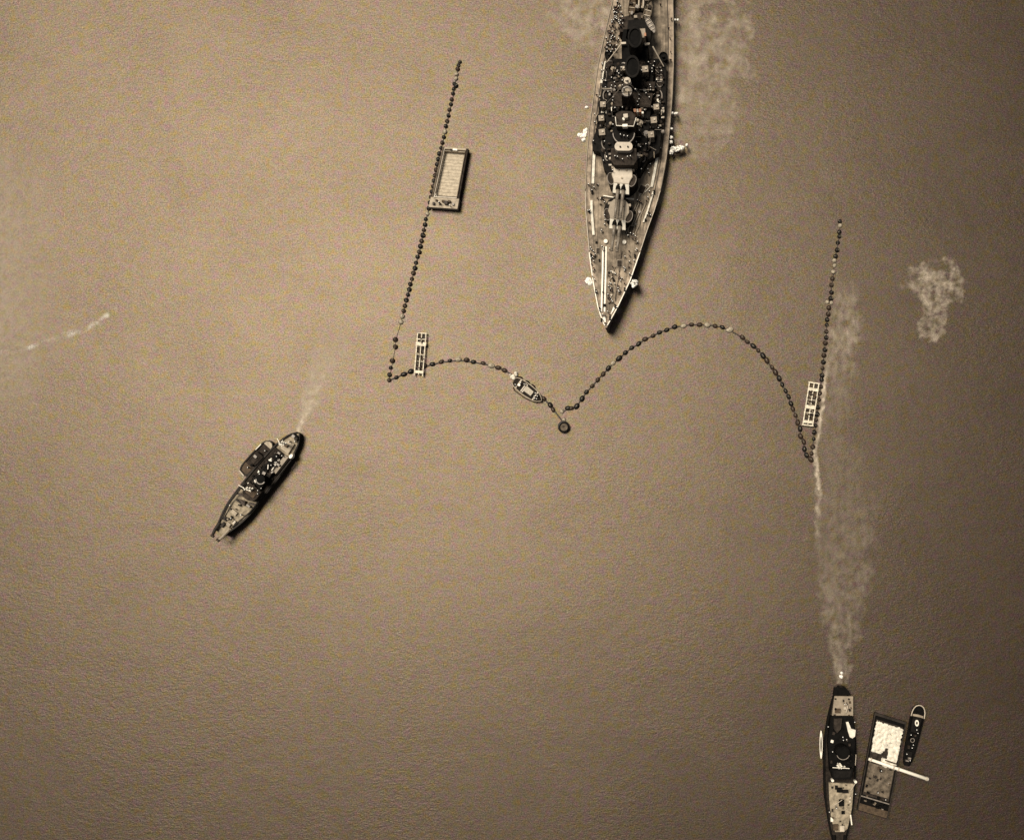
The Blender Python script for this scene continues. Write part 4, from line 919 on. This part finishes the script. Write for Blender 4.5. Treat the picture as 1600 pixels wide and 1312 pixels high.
# ------------------------------------------------------------------ foam, wash and spray
def fbm(x, y, s, o=4, seed=0.0): return noise.fractal((x * s, y * s, seed), 1.0, 2.0, o)
def foam(name, label, box, res, fn, m, z=.03):
    x0, y0, x1, y1 = box; nx, ny = int((x1 - x0) / res), int((y1 - y0) / res)
    V = []; Dn = []
    for j in range(ny + 1):
        for i in range(nx + 1):
            x, y = x0 + i * res, y0 + j * res; V.append(tuple(P(x, y, z))); Dn.append(max(0, min(1, fn(x, y))))
    F = []
    for j in range(ny):
        for i in range(nx):
            a = j * (nx + 1) + i; q = (a, a + 1, a + nx + 2, a + nx + 1)
            if max(Dn[k] for k in q) > .01: F.append(q[::-1])
    me = bpy.data.meshes.new(name); me.from_pydata(V, [], F)
    at = me.attributes.new('dens', 'FLOAT', 'POINT'); at.data.foreach_set('value', Dn)
    bm = bmesh.new(); bm.from_mesh(me); bmesh.ops.delete(bm, geom=[v for v in bm.verts if not v.link_faces], context='VERTS'); bm.to_mesh(me); bm.free()
    me.materials.append(M[m]); o = bpy.data.objects.new(name, me); scene.collection.objects.link(o)
    return tag(o, label, 'foam' if m == 'foam' else 'wash', None, 'stuff')
def wisp(x, y, s, seed):
    wx, wy = fbm(x, y, s * .7, 3, seed + 11) * 14, fbm(x, y, s * .7, 3, seed + 17) * 14
    r = 1 - abs(fbm(x + wx, y + wy, s * 2.2, 5, seed)); return max(0, r * r * 1.5 - .45)
def ss(a, b, x):
    t = max(0, min(1, (x - a) / (b - a))); return t * t * (3 - 2 * t)
def wash_right(x, y):
    cx = interp([(430, 1322), (500, 1320), (560, 1312), (660, 1300), (740, 1312), (800, 1322), (900, 1320), (980, 1316), (1066, 1315)], y)
    hw = interp([(430, 18), (500, 30), (560, 28), (660, 28), (740, 46), (800, 54), (880, 50), (960, 34), (1020, 19), (1066, 10)], y)
    d = abs(x - cx) / hw; n_ = fbm(x, y, .03, 5, 2.0); base = ss(1.1, .55, d + .4 * n_ + .25 * fbm(x, y, .09, 5, 12.0))
    k = interp([(430, .0), (470, .38), (540, .42), (600, .2), (700, .10), (800, .15), (880, .19), (960, .24), (1030, .34), (1066, .5)], y)
    return base * k * max(0, .36 + .5 * fbm(x, y * .6, .13, 5, 5.0) + .3 * fbm(x, y, .035, 3, 15.0)) * ss(1.5, 1.1, d)
foam('propeller_wash', 'long pale propeller wash trailing from the stern of the lower right vessel', (1236, 430, 1416, 1068), 1.5, wash_right, 'silt')
def edge_r(x, y):
    cx = interp([(540, 1296), (640, 1284), (680, 1279), (700, 1273), (740, 1277), (780, 1281), (815, 1276), (880, 1280)], y) + 3 * fbm(x, y, .05, 3, 8)
    return ss(5.5, .3, abs(x - cx) + 2.5 * fbm(x, y, .09, 3, 9)) * ss(545, 620, y) * ss(890, 740, y) * (.5 + .7 * fbm(x, y, .07, 3, 3))
foam('wash_edge', 'thin broken pale line along the left edge of the wash', (1262, 540, 1308, 892), 1.0, edge_r, 'silt', .05)
foam('propeller_wash', 'short faint pale wash trailing from the stern of the left net-laying vessel', (440, 505, 600, 690), 1.5,
     lambda x, y: ss(1.2, .2, abs(x - (466 + (672 - y) * .42)) / (6 + (675 - y) * .22) + .5 * fbm(x, y, .05, 4, 1)) * interp([(505, 0), (560, .26), (620, .48), (668, .8), (680, .8)], y) * (.75 + .6 * fbm(x, y, .12, 3, 6)), 'silt')
def patch(cx, cy, rx, ry, seed, k=.6, s=.03):
    def f(x, y):
        d = math.hypot((x - cx) / rx, (y - cy) / ry); n_ = fbm(x, y, s, 5, seed)
        n2 = fbm(x, y, s * 2.5, 6, seed + 9)
        return ss(.95, .55, d + .5 * n_ + .3 * n2) * k * max(0, .42 + .75 * fbm(x, y, s * 2.2, 5, seed + 5) + .35 * fbm(x, y, s * 6, 4, seed + 7)) * ss(1.3, .95, d)
    return f
foam('silt_patch', 'pale churned patch of silty water right of the right straight line', (1390, 385, 1540, 560), 1.2, lambda x, y: max(patch(1466, 446, 52, 44, 11, .46)(x, y), patch(1456, 505, 22, 36, 14, .42)(x, y)), 'silt')
foam('silt_patch', 'pale silty cloud spreading off the right side of the battleship', (1046, 0, 1240, 290), 1.5, lambda x, y: max(patch(1090, 60, 95, 150, 21, .40, .022)(x, y), patch(1100, 190, 70, 60, 23, .26, .03)(x, y)), 'silt')
foam('silt_patch', 'faint pale swirl off the left side of the battleship stern half', (830, 0, 956, 110), 1.5, lambda x, y: patch(908, 25, 60, 65, 25, .42, .03)(x, y), 'silt')
def streak(pts, wd, k, seed):
    def f(x, y):
        best = 9e9
        for (a, b), (c, d) in zip(pts, pts[1:]):
            L2_ = (c - a) ** 2 + (d - b) ** 2; t = max(0, min(1, ((x - a) * (c - a) + (y - b) * (d - b)) / L2_))
            best = min(best, math.hypot(x - a - t * (c - a), y - b - t * (d - b)))
        return ss(wd, .3, best + 2 * fbm(x, y, .06, 3, seed)) * k * max(0, .35 + 1.1 * fbm(x, y, .05, 4, seed + 2))
    return f
foam('pale_streak', 'thin white foam streak drifting near the left edge of the picture', (0, 465, 200, 570), 1.2, streak([(0, 551), (45, 543), (95, 524), (130, 516), (180, 484)], 6, .5, 31), 'foam')
foam('pale_streak', 'faint pale haze along the left edge', (0, 180, 140, 700), 2.5, lambda x, y: ss(130, 0, x + 25 * fbm(x, y, .02, 3, 44)) * ss(180, 330, y) * ss(700, 560, y) * .17 * max(0, .5 + wisp(x, y, .035, 40)), 'silt')  # pale sheet, fading out away from the left edge
def lap(side, tab):
    def f(x, y):
        e = interp(tab, y); d = (x - e) * side
        return ss(-2, 1, d) * ss(9, 1, d + 5 * fbm(x, y, .05, 3, 60 + side)) * .42 * max(0, .25 + fbm(x, y, .03, 4, 61))
    return f
foam('hull_wash', 'thin broken wash along the left side of the battleship', (895, 0, 962, 505), 1.5, lap(-1, LE), 'silt', .06)
foam('hull_wash', 'thin broken wash along the right side of the battleship', (940, 0, 1070, 505), 1.5, lap(1, RE), 'silt', .06)
# spray where hull discharges fall into the water
def splash(label, blobs, seed, nd=40, name='discharge_splash', zlo=0.0):
    rn_ = random.Random(seed); m_ = MB()
    for (x, y, r) in blobs:
        for _ in range(nd):
            a, d_ = rn_.uniform(0, 6.28), r * math.sqrt(rn_.random()); px, py = x + d_ * math.cos(a), y + d_ * math.sin(a)
            rr = rn_.uniform(.12, .42); zz = zlo * rn_.random() ** .5 + rn_.uniform(0, .7) * (1 - d_ / r); c = P(px, py, zz)
            m_.lathe([(rr * .5, -rr * .5), (rr, 0), (rr * .6, rr * .6), (rr * .15, rr * .8)], (c.x, c.y, zz), 6)
    o = m_.build(name, M['spray'], None, True); return tag(o, label, 'splash', None, 'stuff')
splash('round white splash beside the left side of the battleship bow', [(920, 438, 4.5), (918, 439, 3.5), (922, 442, 3.5)], 1, 60)
splash('round white splash beside the right side of the battleship bow', [(991, 442, 5), (993, 441, 3.5), (990, 446, 3)], 2, 90, zlo=8.0)
splash('white discharge foam at the left side of the battleship beside the bridge', [(914, 206, 3.2), (913, 212, 3), (908, 212, 3), (905, 211, 2), (912, 219, 2.5), (916, 203, 2)], 3, 46)
splash('large white discharge foam at the right side of the battleship beside the bridge', [(1049, 215, 1.8), (1048, 222, 2), (1052, 234, 4.5), (1058, 233, 4), (1063, 231, 3.5), (1067, 231, 2), (1049, 238, 3), (1073, 227, 1.5)], 4, 60, zlo=4.5)
splash('small white jet at the left side of the battleship', [(918, 168, 1.4), (915.5, 167.5, 1.2)], 5, 14)
splash('small white jet at the right side of the battleship, beside the secondary turrets', [(1051, 177, 1.3), (1055, 177.5, 1.4), (1058, 177, 1)], 6, 20, zlo=5)
splash('tiny white jet at the right side of the battleship just above its big splash', [(1049.5, 201, 1.2)], 7, 20, zlo=5)
splash('tiny white jet at the right side of the battleship near the top of the picture', [(1055, 31.5, .9), (1059, 31.5, 1)], 8, 20, zlo=5)
splash('white puff of foam at the stern of the lower right vessel', [(1314, 1056, 2.5), (1315, 1051, 1.5)], 9, 26)

# ------------------------------------------------------------------ people
def body_mesh(variant):
    J = {'pel': (0, 0, .95, .17, .13), 'wa': (0, 0, 1.12, .16, .12), 'ch': (0, .01, 1.34, .20, .14), 'ne': (0, .01, 1.50, .07, .07), 'he': (0, .03, 1.64, .105, .115), 'tp': (0, .02, 1.74, .08, .09)}
    for s_, k in ((-1, 'l'), (1, 'r')):
        J['sh' + k] = (.19 * s_, 0, 1.42, .085, .085)
        el = (.26 * s_, -.02, 1.14); ha = (.25 * s_, .08, .88)
        if variant == 1 and s_ > 0: el = (.32, .16, 1.22); ha = (.22, .40, 1.20)
        if variant == 2: el = (.30 * s_, -.10, 1.16); ha = (.10 * s_, .12, 1.08)
        J['el' + k] = (*el, .065, .065); J['ha' + k] = (*ha, .045, .05)
        st = .14 * s_ if variant == 1 else 0
        J['hi' + k] = (.10 * s_, 0, .90, .105, .105); J['kn' + k] = (.11 * s_, .03 + st * .6, .50, .075, .08)
        J['an' + k] = (.11 * s_, -.02 + st, .09, .06, .06); J['to' + k] = (.12 * s_, .14 + st, .05, .05, .045)
    E = [('pel', 'wa'), ('wa', 'ch'), ('ch', 'ne'), ('ne', 'he'), ('he', 'tp')]
    for k in 'lr': E += [('ch', 'sh' + k), ('sh' + k, 'el' + k), ('el' + k, 'ha' + k), ('pel', 'hi' + k), ('hi' + k, 'kn' + k), ('kn' + k, 'an' + k), ('an' + k, 'to' + k)]
    keys = list(J); me = bpy.data.meshes.new('skeleton'); me.from_pydata([J[k][:3] for k in keys], [(keys.index(a), keys.index(b)) for a, b in E], [])
    ob = bpy.data.objects.new('skeleton', me); scene.collection.objects.link(ob)
    ob.modifiers.new('skin', 'SKIN')
    for i, k in enumerate(keys):
        sv = me.skin_vertices[0].data[i]; sv.radius = J[k][3:5]; sv.use_root = (k == 'pel')
    dg = bpy.context.evaluated_depsgraph_get(); dg.update()
    out = bpy.data.meshes.new_from_object(ob.evaluated_get(dg)); out.name = 'person'
    bpy.data.objects.remove(ob)
    out.materials.clear(); out.materials.append(M['uniform']); out.materials.append(M['skin'])
    for p in out.polygons:
        p.use_smooth = True
        if p.center.z > 1.54: p.material_index = 1
    return out
M['skin'] = mat('skin', (.36, .22, .15), .6, .1, 5.0)
bodies = [body_mesh(k) for k in range(3)]
capm = MB().lathe([(.10, 1.71), (.135, 1.73), (.15, 1.77), (.145, 1.80), (.05, 1.815)], (0, 0, 0), 12).build('cap', M['capwhite'])
cap_me = capm.data; bpy.data.objects.remove(capm)
bpy.context.view_layer.update()
dg = bpy.context.evaluated_depsgraph_get()
prs = random.Random(21); taken = []
def person(px, py, label, group, cap=True, tries=6):
    for _ in range(tries):
        d = (P(px, py, 0) - Vector((0, 0, H))).normalized()
        hit, loc, nor, idx, ob, mtx = scene.ray_cast(dg, Vector((0, 0, H - 2)), d)
        if hit and nor.z > .8 and loc.z > .2 and not ob.name.startswith(('funnel', 'gun_barrel', 'canvas', 'boat_boom', 'mast', 'director_ring')) and all((loc - q).length > .55 for q in taken): break
        px += prs.uniform(-1.5, 1.5); py += prs.uniform(-1.5, 1.5)
    else: return
    SPOTS.append((loc.copy(), label, group, cap)); taken.append(loc.copy())
SPOTS = []
C3 = [(410,380),(400,420),(430,440),(405,470),(430,495),(410,520),(430,560),(425,590),(415,640),(440,680),(460,800),(520,800),(495,990),(520,1030),(545,1040),(570,1000),(590,1030),(550,1110),(600,900),(590,880),(610,890),(575,830),(600,770),(590,710),(605,720),(640,720),(575,630),(605,600),(620,545),(640,615),(620,655),(690,670),(700,690),(680,740),(680,790),(670,800),(735,555),(740,590),(790,500),(835,490),(785,550),(790,620),(815,640),(745,450),(790,435),(785,390),(790,400),(865,380),(870,300),(850,265),(820,260),(775,240),(740,715),(760,790),(670,950),(600,860),(620,900),(580,745),(610,790),(590,850),(690,650),(715,665),(675,765),(690,780),(745,570),(440,430),(420,455),(400,360),(435,580)]
for x, y in C3: person(860 + x / 6.4, 330 + y / 6.4, "sailor in dark uniform and white cap on the battleship's foredeck near the bow", 'sailors near the bow', prs.random() < .6)
C2 = [(380,750),(415,810),(465,750),(435,780),(375,1015),(390,1010),(385,1130),(425,1125),(540,1060),(545,1110),(540,1150),(510,1210),(470,885),(500,895),(540,930),(530,900),(890,920),(905,930),(960,910),(975,880),(870,910),(990,820),(1010,850),(970,1050),(1000,1060),(800,1240),(830,1250),(850,1270),(515,1370),(520,1400),(590,1395),(430,1420)]
for x, y in C2: person(860 + x / 6.4, 170 + y / 6.4, "sailor in dark uniform on the battleship's deck beside the two big gun turrets", 'sailors beside the gun turrets', prs.random() < .7)
C1 = [(990,480),(970,520),(1000,550),(975,600),(1080,190),(1115,90),(1100,390),(430,320),(530,515),(890,215),(870,155),(625,155),(860,330),(450,45),(445,130),(645,470),(670,475),(720,500),(770,475),(800,470),(735,265),(770,270),(910,600),(1005,560),(985,640),(620,610),(900,380),(850,335),(955,350),(530,325),(700,255)]
for x, y in C1: person(860 + x / 6.4, 170 + y / 6.4,  "white-capped sailor on or around the battleship's bridge", 'sailors around the bridge')
for _ in range(60): person(prs.uniform(935, 1034), prs.uniform(95, 172), "white-capped sailor on the dark decks between the battleship's funnels and tower", 'sailors between funnels and tower')
for _ in range(78):
    t = prs.random(); y = prs.uniform(1, 80); x0 = interp(LE, y) + 3; x1 = 976 - y * .06 if y < 40 else 971 - (y - 40) * .2
    person(prs.uniform(x0, x1), y, "sailor in the crowd on the battleship's left deck at the top of the picture", 'crowd on the left after deck', prs.random() < .6)
for x, y in ((1032, 5), (1049, 28), (1047, 58), (1048, 79), (1048, 92), (932, 147), (1045, 42)): person(x, y, "lone sailor on the battleship's bare right side deck or gangway", 'sailors along the right side deck', False)
for t, v in ((.22, -2), (.25, 4), (.3, 6), (.27, -9), (.33, 2), (.44, 8), (.5, -5), (.52, -8), (.55, -6), (.57, -9), (.58, -11), (.1, 3), (.07, -4), (.85, 0), (.78, -9)):
    person(*p1(t, v), 'crewman on the deck of the left net-laying vessel', 'crew of the left net-laying vessel')
for x, y in ((1317, 1151), (1318, 1156), (1323, 1155), (1301, 1174), (1316, 1174), (1294, 1135), (1336, 1128), (1296, 1268), (1337, 1240), (1340, 1246), (1320, 1100), (1307, 1262)):
    person(x, y, 'crewman on the deck of the lower right net-laying vessel', 'crew of the lower right net-laying vessel')
for x, y in ((1377, 1203), (1372, 1238), (1384, 1249), (1385, 1170), (1340, 1245)): person(x, y, 'man standing on the bare half of the barge below the white boom', 'men on the canvas barge')
for t, v in ((.6, 3), (.5, -4), (.35, 3), (.3, 2), (.2, -3), (.1, 1), (.55, 6)): person(*p5(t, v), 'crewman on the small black tug with the white ring', 'crew of the small black tug')
for t, v in ((.1, 4), (.2, -3), (.72, -4), (.75, 1), (.82, -2), (.85, 2), (.8, 3), (.3, -5)): person(*p7(t, v), 'boatman in the work boat at the middle of the boom', 'crew of the work boat')
for u, v in ((.9, .3), (.94, .7)): person(*bq(u, v), 'man on the end platform of the moored open barge', 'men on the open barge')
for t, v in ((.2, 0), (.75, 2)): person(*p2(t, v), 'crewman on the launch lashed to the left net-laying vessel', 'crew of the lashed launch')
for k, (loc, label, group, cap) in enumerate(SPOTS):
    o = bpy.data.objects.new('person', bodies[k % 3]); scene.collection.objects.link(o)
    o.location = loc; o.rotation_euler = (0, 0, prs.uniform(0, 6.28)); s_ = prs.uniform(1.08, 1.18); o.scale = (s_, s_, s_)
    tag(o, label, 'person', group)
    if cap:
        c = bpy.data.objects.new('cap', cap_me); scene.collection.objects.link(c); c.parent = o
